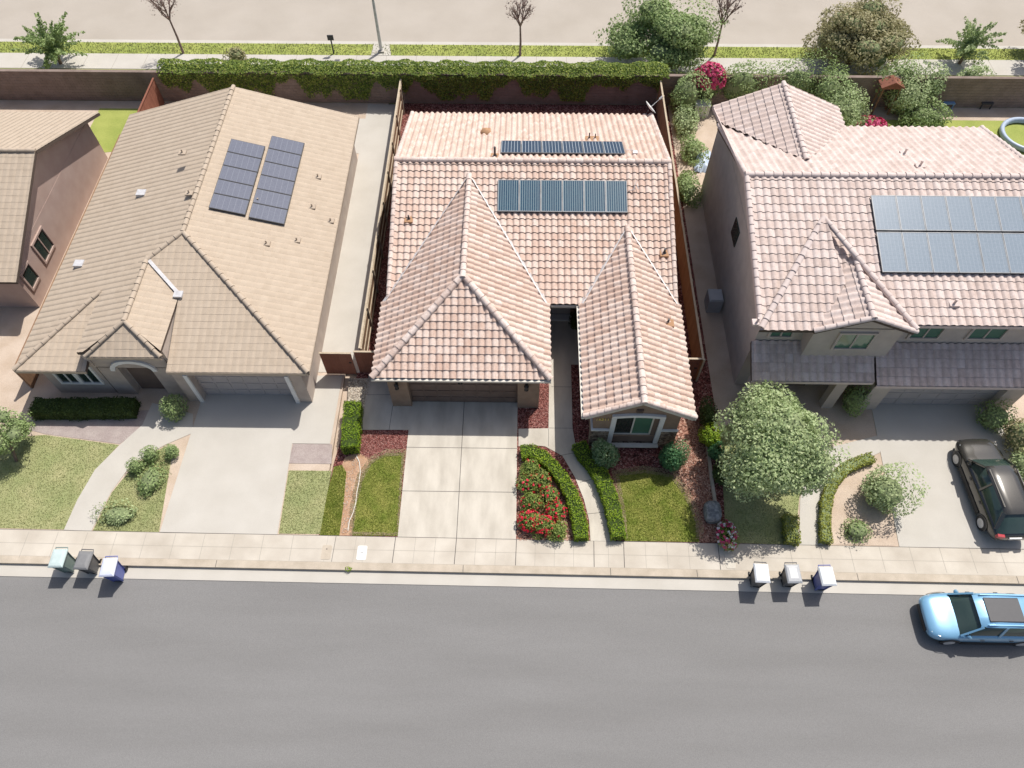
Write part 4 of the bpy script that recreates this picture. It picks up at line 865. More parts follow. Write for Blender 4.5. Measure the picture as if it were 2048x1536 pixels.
# ---- cropped house at the far left
FH = thing('cropped_house', 'pinkish stucco house with beige roof cut off by the left edge', 'house', (-24, 14, 0))
fx, ry, rz_ = -19.0, 17.8, 5.2; sf = (rz_-2.7)/(24.07-ry)
W = MB(); W.box(-34, 12.1, 0, -19.55, 23.4, 2.65)
W.mesh([(-19.56,12.1,2.6),(-19.56,23.4,2.6),(-19.56,ry,4.95),(-19.8,12.1,2.6),(-19.8,23.4,2.6),(-19.8,ry,4.95)], [(0,1,2),(3,5,4),(0,2,5,3),(1,4,5,2)]); W.build('wall', M['stuccoP'], FH)
mm = MB(); roof_plane(mm, (0, 11.5, 2.7), (0,1), sf, [(-34,11.5),(fx,11.5),(fx,ry),(-34,ry)], **TB); roof_plane(mm, (0, 24.07, 2.7), (0,-1), sf, [(-34,24.07),(-34,ry),(fx,ry),(fx,24.07)], **TB); mm.build('roof', [M['tileB'], M['deck']], FH)
cap_part(FH, 'capB', (-34,ry,rz_), (fx,ry,rz_), .12); 
window(FH, 14.3, 15.5, -19.55, 1.0, 2.2, 'stuccoP', 'glass', 1, 'x'); window(FH, 12.5, 13.3, -19.55, 1.0, 2.0, 'stuccoP', 'glass', 0, 'x')

# ================================================================== two-storey house on the right
RH = thing('two_storey_house', 'two-storey stucco house with pale pink tiles and a large bluish solar array', 'house', (20, 7, 0))
x0, x1, ey, ry, rz_, ez, by_ = 14.95, 28.2, 7.4, 14.2, 7.25, 5.4, 19.85
sF = (rz_-ez)/(ry-ey); sB = (rz_-ez)/(by_-ry); wx0, wx1, wrx, wy = 14.95, 21.3, 18.1, 21.45; sWn = .43
W = MB(); W.box(15.35, 7.9, 0, 27.8, 19.4, 5.25); W.box(15.35, 19.4, 0, 20.9, 21.0, 5.25)
W.mesh([(15.36,7.9,5.2),(15.36,19.4,5.2),(15.36,ry,7.05),(15.6,7.9,5.2),(15.6,19.4,5.2),(15.6,ry,7.05)], [(0,2,1),(3,4,5),(0,3,5,2),(2,5,4,1)])
W.mesh([(15.36,21.0,5.2),(20.9,21.0,5.2),(wrx,21.0,6.4)], [(0,2,1)]); W.box(17.35, 7.3, 2.9, 21.0, 7.9, 5.25)
W.mesh([(17.35,7.3,5.2),(21.0,7.3,5.2),(19.2,7.3,6.0),(17.35,7.5,5.2),(21.0,7.5,5.2),(19.2,7.5,6.0)], [(0,1,2),(3,5,4),(0,2,5,3),(1,4,5,2)])
W.box(20.9, 6.55, 0, 21.7, 7.9, 2.6); W.box(26.9, 6.55, 0, 27.8, 7.9, 2.6); W.box(21.7, 6.55, 2.2, 26.9, 6.9, 2.6); W.box(15.4, 6.6, 0, 15.9, 7.0, 2.6); W.box(19.2, 6.6, 0, 19.7, 7.0, 2.6); W.box(15.4, 6.6, 2.25, 20.9, 6.9, 2.6)
W.build('wall', M['stuccoC'], RH)
gdoor(RH, 21.7, 26.9, 6.85, 2.2, 'gdoorB'); e = MB(); e.box(17.6, 7.84, 0, 18.7, 7.9, 2.2); e.build('front_door', M['gdoor'], RH)
for a, b_, y in ((15.9,16.8,7.9), (18.5,19.9,7.3), (21.9,23.1,7.9), (24.4,25.8,7.9)): window(RH, a, b_, y, 3.9, 4.9, 'stuccoC', 'greenglass')
window(RH, 12.0, 12.8, 15.35, 3.6, 4.7, 'stuccoC', 'glass', 0, 'x', -.08) if False else None
sw = MB(); sw.box(15.30, 13.5, 3.4, 15.35, 14.5, 4.4); sw.build('window', M['glass'], RH)
TC = dict(tw=.34, tl=.40, prof=STILE4, lift=.03)
mm = MB(); roof_plane(mm, (0, ey, ez), (0,1), sF, [(x0,ey),(x1,ey),(x1,ry),(x0,ry)], off=x0, **TC)
roof_plane(mm, (0, by_, ez), (0,-1), sB, [(x1,by_),(wrx,by_),(wrx,16.0),(x0+.3,by_-.0),(x0,by_),(x0,ry),(x1,ry)], off=-x1, **TC)
mm.build('roof', [M['tileC'], M['deck']], RH)
wz = ez+sWn*(wx1-wrx); wym = by_-(wz-ez)/sB
mm = MB(); roof_plane(mm, (wx0, 0, wz-sWn*(wrx-wx0)), (1,0), sWn, [(wx0,wy),(wx0,by_+.3),(wrx,wym),(wrx,wy)], **TC); roof_plane(mm, (wx1, 0, ez), (-1,0), sWn, [(wx1,by_-.1),(wx1,wy),(wrx,wy),(wrx,wym)], **TC); mm.build('roof', [M['tileC'], M['deck']], RH)
gz = ez+sWn*2.05; gym = ey+(gz-ez)/sF
mm = MB(); roof_plane(mm, (17.15, 0, ez), (1,0), sWn, [(17.15,7.0),(19.2,7.0),(19.2,gym),(17.15,ey-.1)], **TC); roof_plane(mm, (21.25, 0, ez), (-1,0), sWn, [(21.25,7.0),(21.25,ey-.1),(19.2,gym),(19.2,7.0)], **TC); mm.build('roof', [M['tileC'], M['deck']], RH)
mm = MB(); roof_plane(mm, (0, 7.05, ez+.02), (0,1), .34, [(14.9,7.05),(17.3,7.05),(18.6,9.0),(18.0,11.9)], **TC); mm.build('roof', [M['tileC'], M['deck']], RH)
cap_part(RH, 'capC', (x0,ry,rz_), (x1,ry,rz_), .14); cap_part(RH, 'capC', (wrx,wym+.1,wz), (wrx,wy,wz), .13); cap_part(RH, 'capC', (19.2,7.0,gz), (19.2,gym,gz), .13); cap_part(RH, 'capC', (14.95,7.1,ez+.1), (18.0,11.9,6.95), .14); cap_part(RH, 'capC', (21.25,7.1,ez+.1), (18.0,11.9,6.95), .13)
cap_part(RH, 'capC', (17.15,7.02,ez+.02), (19.2,7.02,gz), .12); cap_part(RH, 'capC', (21.25,7.02,ez+.02), (19.2,7.02,gz), .12)
for xx in (x0+.04, x1-.04): cap_part(RH, 'capC', (xx,ey,ez), (xx,ry,rz_), .12); cap_part(RH, 'capC', (xx,by_,ez), (xx,ry,rz_), .12)

mm = MB(); roof_plane(mm, (0, 6.35, 2.7), (0,1), .55, [(15.2,6.35),(20.5,6.35),(20.5,7.85),(15.2,7.85)], **TC); roof_plane(mm, (0, 6.2, 2.65), (0,1), .5, [(20.6,6.2),(28.0,6.2),(28.0,7.85),(20.6,7.85)], **TC); mm.build('porch_roof', [M['tileC'], M['deck']], RH)
f = MB(); f.bar((20.6,6.17,2.55), (28.0,6.17,2.55), .05, .18); f.bar((15.2,6.32,2.6), (20.5,6.32,2.6), .05, .16); f.bar((x0,ey-.02,ez-.1), (17.1,ey-.02,ez-.1), .04, .16); f.bar((21.3,ey-.02,ez-.1), (x1,ey-.02,ez-.1), .04, .16); f.bar((x0-.03,ey,ez-.1), (x0-.03,ry,rz_-.1), .04, .18); f.bar((x0-.03,wy,ez-.1), (x0-.03,ry,rz_-.1), .04, .18); f.build('fascia', M['capC'], RH)
for u, v in ((1810,305),(1832,345),(1530,610),(1930,580)):
    x, y, z = G(u, v, 6.6); z = ez+sF*(y-ey) if y < ry else rz_-sB*(y-ry); p = MB(); p.box(x-.2,y-.15,z,x+.2,y+.15,z+.11); p.tube([(x,y,z),(x,y,z+.35)], .05, 8); p.build('vent_pipe', M['capC'], RH)
# its array: two rows of panels along the slope
for r_, (ya_, yb, rn) in enumerate(((9.58,11.40,'lower'), (11.48,13.12,'upper'))):
    for k in range(7):
        xa = 20.25+1.07*k; za = ez+sF*(ya_-ey)+.17; zb = ez+sF*(yb-ey)+.17
        pos = ['leftmost', 'second from left', 'third from left', 'fourth from left', 'fifth from left', 'sixth from left', 'last one at the right edge'][k]
        panel(xa, xa+1.055, ya_, za, yb, zb, 'alu', 'cellR', 'pale blue solar panel on the two-storey roof, %s row, %s' % (rn, pos), 'pale blue solar panels on the two-storey roof')
# ground of the right lot
patch('driveway', [(21.05,-.14),(27.6,-.18),(27.3,6.9),(21.6,6.9)], -.1, .02, 'concp')
patch('walkway', GG([(1598,1090),(1648,1092),(1650,985),(1672,945),(1760,905),(1760,870),(1660,895),(1612,945),(1600,1000)]), -.1, .018, 'concp')
p = GG([(1452,1085),(1590,1090),(1598,1000),(1610,945),(1600,860),(1440,850)]); patch('lawn', p, -.05, .008, 'lawnp'); mb = MB(); turf(mb, p, 9000, .04, .018, .006); tag(mb.build('lawn_grass', M['bladep']), None, None, None, 'stuff')
patch('bark_bed', GG([(1660,1088),(1790,1092),(1770,960),(1752,918),(1700,930),(1665,965)]), -.05, .010, 'dirtp')
patch('lawn', GG([(2020,1095),(2150,1095),(2120,900),(1990,880)]), -.05, .010, 'lawnp')
patch('lawn', [(21.5,20.5),(38,20.5),(38,27.5),(21.5,27.5)], -.05, .008, 'verge')
hedge('hedge', 'pale curved hedge around the bed beside the right driveway', [G(u, v, .4)[:2] for u, v in ((1655,1083),(1652,1040),(1655,1000),(1666,965),(1690,935),(1722,920),(1748,912))], .5, .45, 'lhedge2', 380, .085, cm='corep')
hedge('hedge', 'short yellowish hedge under the big tree on the right', [G(u, v, .5)[:2] for u, v in ((1584,1028),(1586,1058),(1588,1084))], .62, .5, 'lhedge2', 380, .085, cm='corep')
gshrub(1770, 985, .8, (.95,.95,.95), 2200, .13, 'lpale', 'grey-green shrub spreading over the right driveway edge', cm='corep', lump=.35)
gshrub(1715, 1060, .25, (.6,.5,.3), 500, .10, 'lgreen2', 'small plant at the sidewalk end of the right bed', cm='corep', lump=.35)
gshrub(1708, 800, .8, (.45,.7,.9), 900, .12, 'lgreen2', 'tall shrub by the porch of the two-storey house', cm='corep')
gshrub(1990, 835, .6, (.7,.7,.8), 900, .12, 'lgreen2', 'shrub right of the garage of the two-storey house', cm='corep')
gshrub(2040, 870, .7, (.7,.8,.8), 900, .13, 'lolive', 'brownish shrub cut by the right edge above the dark car', cm='corep')
gshrub(2045, 930, .4, (.5,.8,.5), 700, .12, 'lpale', 'grey-green plant beside the dark car at the right edge', cm='corep')
bx, by, _ = G(1556, 885, 3.0)
tree('leafy_tree', 'large pale green leafy tree in front of the two-storey house', (bx+.1, by-.2, 0), 5, (bx, by, 3.0), (2.25,2.15,1.7), 42000, .14, 'lpale', clumps=30, tr=.13)
# right back yard
bk = [(1372,190,1.1,(1.1,1.0,1.25),'lgreen2','green bush at the left corner of the right back yard'), (1368,245,.5,(.7,1.0,.7),'lpale','pale bush along the fence in the right back yard'), (1385,300,.5,(.6,.8,.6),'lgreen2','low bush beside the blue tarp'), (1372,375,.5,(.6,1.1,.6),'lgreen2','bush between the fence and the two-storey wall'),
      (1480,172,1.35,(1.5,.8,1.25),'lgreen2','broad hedge-like bush behind the peaked roof, left part'), (1590,170,1.35,(1.9,.8,1.25),'lgreen2','broad hedge-like bush behind the peaked roof, right part'), (1655,188,1.1,(1.2,1.1,1.3),'lgreen2','bush right of the roof peak'), (1690,225,.9,(1.3,1.3,1.1),'lpale','pale bush above the rear roof edge'),
      (1810,190,1.0,(1.2,1.6,1.3),'lpale','tall pale bush right of the garden arch'), (1850,235,.5,(1.3,.9,.7),'lgreen2','low bush on the back lawn'), (1800,166,1.4,(1.2,.8,1.3),'lgreen2','bush behind the garden arch'), (1862,172,1.3,(.9,.7,1.2),'lpale','bush near the right block wall'), (1935,165,1.2,(.9,.6,1.1),'lpale','pale shrub against the right part of the back wall')]
for u, v, z, r_, lm, lb in bk: gshrub(u, v, z, r_, int(1500*r_[0]*r_[1])+600, .15, lm, lb, cm='corep', lump=.4)
gshrub(1415, 168, 1.5, (1.0,.7,1.25), 900, .16, 'lgreen2', 'bright pink bougainvillea at the corner of the right back yard', 'flowering shrub', name='flower_shrub', cm='corep', flowers=(('pink', 260),), fs=.2)
gshrub(1735, 250, .3, (1.1,.6,.35), 500, .14, 'lgreen2', 'row of magenta flowers behind the rear roof edge', 'flowering shrub', name='flower_shrub', cm='corep', flowers=(('pink', 170),), fs=.18)
x, y, _ = G(1757, 225); ga = thing('garden_arch', 'reddish garden arch among bushes in the right back yard', 'arch', (x, y, 0))
for sx_ in (-.5, .5): b = MB(); b.bar((x+sx_,y-.2,0), (x+sx_,y-.2,1.9), .09, .09, upv=(1,0,0)); b.bar((x+sx_,y+.3,0), (x+sx_,y+.3,1.9), .09, .09, upv=(1,0,0)); b.build('post', M['board'], ga)
b = MB(); b.prism([(x-.7,y-.35),(x+.7,y-.35),(x+.7,y+.45),(x-.7,y+.45)], 1.9, 1.97); b.mesh([(x-.7,y-.35,1.97),(x+.7,y-.35,1.97),(x+.7,y+.45,1.97),(x-.7,y+.45,1.97),(x,y-.35,2.35),(x,y+.45,2.35)], [(0,1,4),(3,5,2),(0,4,5,3),(1,2,5,4)]); b.build('canopy', M['redboard'], ga)
M['blue'] = simple('blue_plastic', (.20,.34,.55), .4); M['blue2'] = simple('pale_blue_plastic', (.44,.52,.64), .4)
x, y, _ = G(1403, 325); t_ = MB(); vs = []; fs = []; n = 9
for i in range(n):
    for j in range(n): vs.append((x-.55+1.1*i/(n-1)+.02*j, y-.9+1.8*j/(n-1), .30+.10*math.sin(i*1.3+j*.9)+.06*math.sin(j*2.1)-.28*(max(abs(i-4), abs(j-4))/4)**4))
for i in range(n-1):
    for j in range(n-1): fs.append((i*n+j, (i+1)*n+j, (i+1)*n+j+1, i*n+j+1))
t_.mesh(vs, fs, .5, 0, True); tag(t_.build('tarp', M['blue2'], at=(x,y,0)), 'crumpled blue tarp beside the two-storey wall', 'tarp')
for u, v, lb, m_ in ((1890,212,'blue garden chair on the back lawn near the right wall','blue'), (1966,212,'dark blue garden chair against the right back wall','dark')):
    x, y, _ = G(u, v); c = thing('garden_chair', lb, 'chair', (x, y, 0), 'garden chairs in the right back yard'); b = MB(); b.box(x-.35,y-.35,.36,x+.35,y+.35,.43); b.build('seat', M[m_], c); b = MB(); b.bar((x-.3,y+.34,.4),(x-.3,y+.5,1.0),.06,.06); b.bar((x+.3,y+.34,.4),(x+.3,y+.5,1.0),.06,.06); b.mesh([(x-.35,y+.33,.45),(x+.35,y+.33,.45),(x+.35,y+.5,1.0),(x-.35,y+.5,1.0),(x-.35,y+.38,.45),(x+.35,y+.38,.45),(x+.35,y+.55,1.0),(x-.35,y+.55,1.0)], [(0,1,2,3),(7,6,5,4),(0,3,7,4),(1,5,6,2),(3,2,6,7)]); b.build('backrest', M[m_], c)
    for i in (-1, 1):
        for j in (-1, 1): b = MB(); b.box(x+.3*i-.03, y+.3*j-.03, 0, x+.3*i+.03, y+.3*j+.03, .36); b.build('leg', M[m_], c)
x, y, _ = G(2050, 275); pl_ = MB(); pl_.lathe((x,y,0), [(1.45,0),(1.55,.1),(1.55,.30),(1.45,.36),(1.32,.30),(1.30,.06)], 32); tag(pl_.build('paddling_pool', M['blue2'], at=(x,y,0)), 'pale blue paddling pool cut by the right edge', 'pool')
x, y, _ = G(1400, 228); b = MB(); b.box(x-.45,y-.3,0,x+.45,y+.3,.75); b.box(x-.48,y-.33,.75,x+.48,y+.33,.82); tag(b.build('storage_box', M['paleg'], at=(x,y,0)), 'pale storage box in the right back yard corner', 'box')
x, y, _ = G(1430, 610); b = MB(); b.box(14.55,12.2,0,15.25,13.0,.9); b.box(14.6,12.25,.9,15.2,12.95,.95); tag(b.build('ac_unit', M['lidk2'], at=(14.9,12.6,0)), 'grey cooling unit between the fence and the two-storey wall', 'cooling unit')

# ================================================================== verge trees, street light
def bare_tree(label, base, H, cr, lean=0):
    t = thing('bare_tree', label, 'tree', base, 'bare young trees on the verge'); b = Vector(base); rs = random.Random(int(base[0]*10)); mb = MB(); top = b+Vector((lean, 0, H*.45)); mb.tube([b, b.lerp(top, .5)+Vector((.03,0,0)), top], [.09,.07,.055], 7)
    mb.build('trunk', M['twig'], t); mb = MB()
    def grow(p, d, L, r_, lv):
        q = p+d*L; mb.tube([p, p.lerp(q, .5)+Vector((rs.uniform(-.05,.05), rs.uniform(-.05,.05), 0)), q], [r_, r_*.8, r_*.6], 5)
        if lv:
            for _ in range(3 if lv > 1 else 4): grow(p+d*L*rs.uniform(.55,1), (d+Vector((rs.uniform(-.7,.7), rs.uniform(-.7,.7), rs.uniform(-.1,.5)))).normalized(), L*rs.uniform(.5,.75), r_*.6, lv-1)
    for k in range(6): a = k*1.05; grow(top, Vector((math.cos(a)*.5, math.sin(a)*.5, 1)).normalized(), cr*.75, .05, 3)
    for _ in range(420): d = rnd(); leaf(mb, top+Vector((0,0,cr*1.1))+Vector((d.x*cr*.8, d.y*cr*.8, d.z*cr*1.0))*random.random()**.4, rnd(), .10)
    mb.build('crown', M['twig'], t)
bare_tree('leafless brownish young tree at the far left part of the verge', (*G(367,107)[:2], 0), 5.2, 1.5)
bare_tree('leafless brownish young tree in the middle of the verge', (*G(1040,112)[:2], 0), 4.6, 1.2)
bare_tree('leafless brownish young tree between the two round verge trees', (*G(1428,112)[:2], 0), 4.9, 1.4)
x, y, _ = G(1306, 128); tree('round_tree', 'broad olive green round tree beside the back footpath', (x,y,0), 4, (x+.1,y-.1,2.15), (3.0,2.4,1.75), 17000, .20, 'lgreen2', 'round trees along the back footpath', 22, tr=.14)
x, y, _ = G(1697, 128); tree('round_tree', 'brownish olive round tree beside the back footpath', (x,y,0), 4, (x+.1,y-.1,2.2), (2.9,2.4,1.8), 17000, .20, 'lolive', 'round trees along the back footpath', 22, tr=.14)
x, y, _ = G(2075, 110); tree('round_tree', 'brownish round tree cut off by the top right edge', (x,y,0), 4, (x,y,2.0), (1.6,1.5,1.5), 3500, .2, 'lolive', 'round trees along the back footpath', 12, tr=.12)
def spiky(label, base, H, Rr, lm, n=34):
    t = thing('spiky_tree', label, 'tree', base, 'spiky trees near the back footpath'); b = Vector(base); mb = MB(); mb.tube([b, b+Vector((.05,0,H*.3)), b+Vector((0,0,H*.55))], [.12,.10,.08], 7); mb.build('trunk', M['bark'], t); f = MB()
    for k in range(n):
        d = rnd(); d.z = abs(d.z)*1.1+.05; d.normalize(); o_ = b+Vector((0,0,H*random.uniform(.2,.6))); L = Rr*random.uniform(.7,1.15)
        for i in range(130): tt = random.random(); p = o_+d*(L*tt)+rnd()*(.22*(1-tt)+.05)+Vector((0,0,-.25*tt*tt)); leaf(f, p, rnd()+Vector((0,0,.5)), .17)
    f.build('crown', M[lm], t)
x, y, _ = G(122, 128); spiky('spiky bright green small tree at the top left footpath', (x,y,0), 2.6, 2.2, 'lgreen2', 52)
x, y, _ = G(1918, 128); spiky('spiky grey-green small tree at the top right footpath', (x,y,0), 2.6, 1.9, 'lpale', 36)
gshrub(473, 112, .5, (.7,.6,.6), 500, .17, 'lolive', 'small brownish shrub beside the back footpath', cm='corep')
x, y, _ = G(763, 104); sl_ = thing('street_light', 'tall pale street light pole on its own concrete pad', 'street light', (x,y,0))
p = MB(); p.tube([(x,y,.05),(x,y,2.5),(x,y,7.2)], [.11,.095,.07], 10); p.build('pole', M['flash'], sl_); p = MB(); p.tube([(x,y,7.1),(x,y+.8,7.7),(x,y+2.0,7.85)], [.05,.045,.04], 8); p.build('arm', M['flash'], sl_); p = MB(); p.box(x-.15,y+1.9,7.76,x+.15,y+2.6,7.92); p.build('lamp_head', M['flash'], sl_); p = MB(); p.box(x-.2,y-.2,.05,x+.2,y+.2,.16); p.build('base', M['concp'], sl_)
x, y, _ = G(668, 108); p = MB(); p.tube([(x,y,0),(x,y,1.3)], .05, 8); p.box(x-.2,y-.03,1.0,x+.2,y+.03,1.35); tag(p.build('signpost', M['dark'], at=(x,y,0)), 'thin dark signpost on the verge left of the street light', 'signpost')

# ================================================================== wheeled bins
def bin_(label, u, v, ht, body, lid, rz, group):
    x, y, _ = G(u, v, ht); t = thing('wheeled_bin', label, 'bin', (x, y, -.125), group, rz or .001); w_, d_ = .28, .34; h = ht+.125
    b = MB(); vs = []
    for z, k in ((.06,.78),(h*.5,.88),(h-.12,1.0),(h-.06,1.06)):
        for i, j in ((-1,-1),(1,-1),(1,1),(-1,1)):
            for a in (0, 1): ca = .05; vs.append((i*(w_*k-(ca if a == (0 if i*j > 0 else 1) else 0)), j*(d_*k-(0 if a == (0 if i*j > 0 else 1) else ca)), z))
    fs = [tuple(range(7, -1, -1))]
    for r_ in range(3):
        for k in range(8): fs.append((r_*8+k, r_*8+(k+1) % 8, (r_+1)*8+(k+1) % 8, (r_+1)*8+k))
    b.mesh(vs, fs, .5); b.build('body', M[body], t)
    l = MB(); vs = []
    for z, k in ((h-.06,1.12),(h-.02,1.12),(h+.03,.95),(h+.05,.6)):
        for i, j in ((-1,-1),(1,-1),(1,1),(-1,1)):
            vs.append((i*(w_*k-.02), j*d_*k, z)); 
    fs = [(12,13,14,15)]
    for r_ in range(3):
        for k in range(4): fs.append((r_*4+k, r_*4+(k+1) % 4, (r_+1)*4+(k+1) % 4, (r_+1)*4+k))
    l.mesh(vs, fs, .5); l.build('lid', M[lid], t)
    hd = MB(); hd.tube([(-.24,.36,h-.1),(-.24,.46,h-.06),(.24,.46,h-.06),(.24,.36,h-.1)], .022, 8); hd.build('handle', M[body], t)
    for sx_ in (-1, 1):
        wv = MB(); wv.tube([(sx_*.215-.025,.27,.11),(sx_*.215+.025,.27,.11)], .11, 14); wv.build('wheel', M['black'], t)
bin_('pale green lidded bin, leftmost of the three in front of the beige house', 115, 1116, 1.0, 'bing', 'lidg', .03, 'bins at the kerb')
bin_('charcoal bin between the pale green and the blue bin on the left', 166, 1120, .9, 'bink', 'lidk', -.02, 'bins at the kerb')
bin_('blue bin with pale lavender lid, nearest the beige house driveway', 216, 1134, 1.0, 'binb', 'lidb', .06, 'bins at the kerb')
bin_('charcoal bin with bleached white lid, leftmost of the three on the right', 1524, 1146, 1.0, 'bink', 'lidw', -.04, 'bins at the kerb')
bin_('smaller charcoal bin with grey lid, middle of the three on the right', 1587, 1147, .9, 'bink', 'lidk2', .02, 'bins at the kerb')
bin_('blue bin with bleached white lid, nearest the parked blue car', 1655, 1152, 1.0, 'binb', 'lidw', .03, 'bins at the kerb')

# ================================================================== cars
def car(label, cat, loc, rz, paint, L, Wd, Hh, hood_l, roof_f, roof_r, panoroof=None, trim='dark'):
    t = thing('parked_car', label, cat, loc, None, rz); h = Wd/2; zb = Hh*.56
    def loft(st, mname, name, parent, sub=True, open_=False):
        b = MB(); vs = []; n = 0
        for x, pts in st:
            n = 2*len(pts); vs += [(x, y, z) for y, z in pts]+[(x, -y, z) for y, z in pts[::-1]]
        fs = []
        for i in range(len(st)-1):
            for k in range(n): fs.append((i*n+k, i*n+(k+1) % n, (i+1)*n+(k+1) % n, (i+1)*n+k))
        fs += [tuple(range(n))[::-1], tuple(range((len(st)-1)*n, len(st)*n))]
        b.mesh(vs, fs, .5, 0, True); o = b.build(name, M[mname], parent)
        if sub: m_ = o.modifiers.new('smooth', 'SUBSURF'); m_.levels = m_.render_levels = 2
        return o
    def sec(k, zs, zt): return [(h*.80*k, zs), (h*.97*k, zs+.10), (h*k, zs+.28), (h*.985*k, zt-.16), (h*.90*k, zt-.03), (h*.55*k, zt+.02)]
    X = L/2; st = []
    for x, k, zs, zt in ((X, .62, .42, .62), (X-.06, .80, .30, .70), (X-.30, .94, .24, .80), (X-.75, 1.0, .22, zb-.08), (X-hood_l, 1.0, .22, zb+.02), (X-hood_l-.5, 1.0, .22, zb+.05), (0, 1.0, .22, zb+.06), (-X+1.2, 1.0, .22, zb+.06), (-X+.55, .99, .24, zb+.05), (-X+.18, .93, .30, zb-.0), (-X+.03, .82, .38, zb-.15), (-X, .70, .46, zb-.3)): st.append((x, sec(k, zs, zt)))
    body = loft(st, paint, 'body', t)
    def gsec(k, z): return [(h*k, z), (h*k*.62, z+.012)]
    # glasshouse
    xw = X-hood_l+.12; gs = [(xw, zb-.02, .82), (xw-.28, zb+.24, .76), (roof_f, Hh-.07, .68), (0, Hh-.03, .69), (roof_r, Hh-.07, .67), (-X+.40, zb+.22, .72), (-X+.14, zb+.0, .78)]
    b = MB(); vs = []; n = 6
    for x, z, k in gs: vs += [(x, h*.86, zb-.03), (x, h*k, z-.03), (x, h*k*.6, z), (x, -h*k*.6, z), (x, -h*k, z-.03), (x, -h*.86, zb-.03)]
    fs = [(i*n+j, i*n+j+1, (i+1)*n+j+1, (i+1)*n+j) for i in range(len(gs)-1) for j in range(n-1)]
    b.mesh(vs, fs, .5, 0, True); go = b.build('window_glass', M['carglass'], t)
    r_ = MB(); vs = []; rs_ = [(roof_f+.12, Hh-.10, .67), (roof_f-.15, Hh-.025, .70), (0, Hh+.012, .715), (roof_r+.2, Hh-.015, .70), (roof_r-.08, Hh-.09, .66)]
    for x, z, k in rs_: vs += [(x, h*k, z-.06), (x, h*k*.93, z), (x, h*k*.4, z+.022), (x, -h*k*.4, z+.022), (x, -h*k*.93, z), (x, -h*k, z-.06)]
    r_.mesh(vs, [(i*6+j, i*6+j+1, (i+1)*6+j+1, (i+1)*6+j) for i in range(4) for j in range(5)], .5, 0, True); ro = r_.build('roof', M[paint], t)
    if panoroof:
        q = MB(); a, c_ = panoroof; q.mesh([(a, h*.50, Hh+.022), (c_, h*.50, Hh+.030), (c_, -h*.50, Hh+.030), (a, -h*.50, Hh+.022), (a, h*.46, Hh+.042), (c_, h*.46, Hh+.05), (c_, -h*.46, Hh+.05), (a, -h*.46, Hh+.042)], [(4,5,6,7),(0,1,5,4),(1,2,6,5),(2,3,7,6),(3,0,4,7)], .5); q.build('sunroof', M['dark'], ro)
    for sy2 in (1, -1):
        pl = MB(); pl.bar((xw-.02, sy2*h*.86, zb), (roof_f+.05, sy2*h*.70, Hh-.07), .07, .05); pl.bar((-.25, sy2*h*.89, zb), (-.28, sy2*h*.70, Hh-.06), .09, .04); pl.bar((-X+.35, sy2*h*.84, zb), (roof_r, sy2*h*.68, Hh-.08), .16, .05)
        pl.bar((roof_f-.1, sy2*h*.62, Hh+.02), (roof_r+.2, sy2*h*.62, Hh+.02), .04, .05); pl.build('pillar', M[paint], t)
    for sx_ in (1, -1):
        for sy2 in (1, -1):
            x = (X-.85) if sx_ > 0 else (-X+.85); wv = MB(); y = sy2*(h-.10); wv.tube([(x,y-.11,.33),(x,y-.09,.33),(x,y+.09,.33),(x,y+.11,.33)], [.29,.335,.335,.29], 22); wo = wv.build('wheel', M['black'], t)
            rm = MB(); rm.tube([(x,y+sy2*.10,.33),(x,y+sy2*.118,.33)], .21, 16); rm.build('rim', M['flash'], wo)
            ar = MB(); vs = []; K = 12
            for k in range(K+1): a = math.pi*k/K; vs += [(x+.40*math.cos(a), sy2*(h+.012), .33+.38*math.sin(a)), (x+.34*math.cos(a), sy2*(h+.012), .33+.33*math.sin(a))]
            ar.mesh(vs, [(2*k, 2*k+2, 2*k+3, 2*k+1) for k in range(K)], .5); ar.build('wheel_arch', M[trim], t)
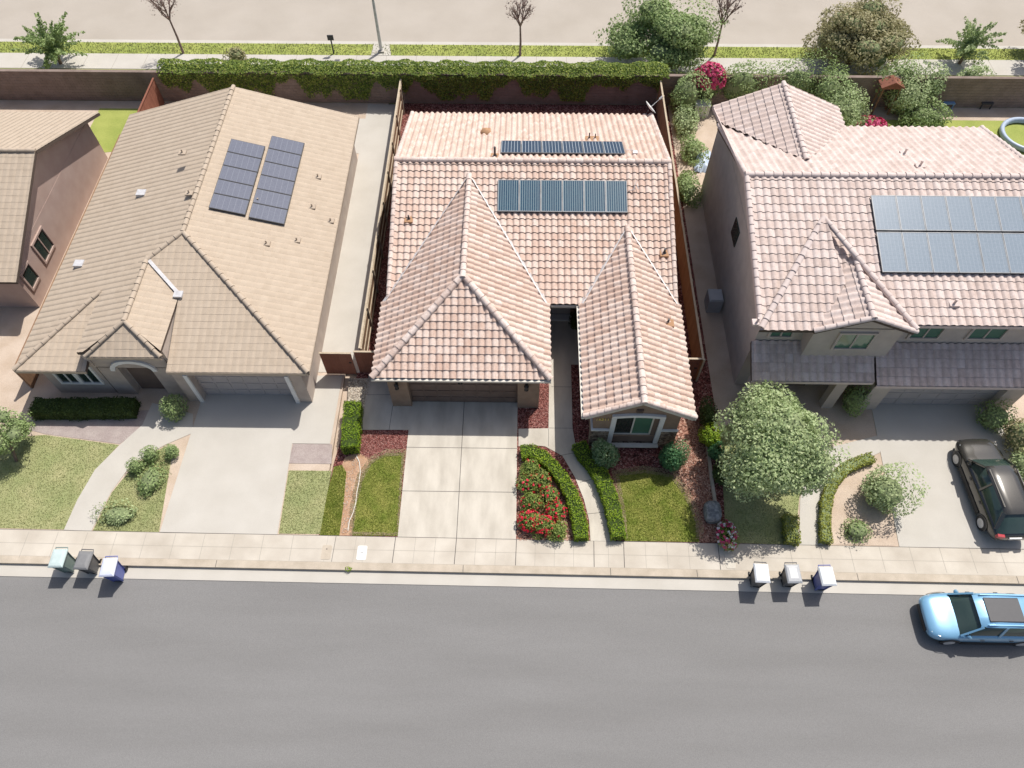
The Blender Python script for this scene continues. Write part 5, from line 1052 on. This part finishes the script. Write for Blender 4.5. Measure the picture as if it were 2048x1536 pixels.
    for sy2 in (1, -1):
        m_ = MB(); m_.lathe((xw-.28, sy2*(h*.93), zb+.03), [(0,0),(.085,.03),(.095,.10),(.0,.15)], 8); m_.bar((xw-.28, sy2*h*.72, zb+.05), (xw-.28, sy2*h*.92, zb+.09), .06, .05); m_.build('side_mirror', M[paint], t)
        hl = MB(); hl.bar((X-.42, sy2*h*.80, .70), (X-.16, sy2*h*.58, .66), .16, .07); hl.build('headlight', M['lamp'], t)
        tl_ = MB(); tl_.bar((-X+.10, sy2*h*.86, zb-.10), (-X+.06, sy2*h*.55, zb-.13), .12, .18); tl_.build('taillight', M['tailred'], t)
        for hx in (.35, -.75): hn = MB(); hn.bar((hx-.08, sy2*(h*1.0+.012), zb-.14), (hx+.08, sy2*(h*1.0+.012), zb-.14), .03, .025); hn.build('door_handle', M[trim], t)
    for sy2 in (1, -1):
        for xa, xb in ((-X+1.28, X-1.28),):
            cl = MB(); yk = 1.0 if xa > -X+1 and xb < X-1 else .955; cl.bar((xa, sy2*h*yk, .36), (xb, sy2*h*yk*(1 if yk == 1 else .98), .36), .04, .24); cl.build('side_shade_strip', M['black'], t)  # black strip stands in for shade along the lower body side
    bp = MB(); bp.box(X-.10, -h*.55, .32, X+.012, h*.55, .52); bp.build('grille', M['black'], t)
    pt = MB(); pt.box(-X-.02, -.26, .62, -X+.06, .26, .74); pt.build('number_plate', M['white'], t)
    return t
M['carglass'] = mat('car_glass', (.035,.06,.052), (.05,.075,.065), scale=1, rough=.06, spec=.8)
M['lamp'] = mat('headlamp_glass', (.35,.37,.38), (.40,.42,.43), scale=2, rough=.1, spec=.8)
M['tailred'] = simple('tail_lamp', (.45,.05,.06), .25)
M['paintd'] = mat('dark_olive_grey_paint', (.045,.043,.038), (.05,.048,.042), scale=1, rough=.25, spec=.5, metal=.3, coat=1)
M['paintb'] = mat('sky_blue_paint', (.20,.42,.62), (.22,.45,.65), scale=1, rough=.28, spec=.5, metal=.2, coat=1)
car('dark olive grey car parked on the right driveway facing the garage', 'car', (25.45, 2.35, .02), R(92), 'paintd', 4.7, 1.86, 1.62, 1.25, .45, -1.55, None)
car('blue car with dark sunroof parked at the kerb, cut by the right edge', 'car', (23.25, -3.15, -.15), R(179.6), 'paintb', 4.5, 1.86, 1.62, 1.15, .55, -1.5, (.35, -.95))
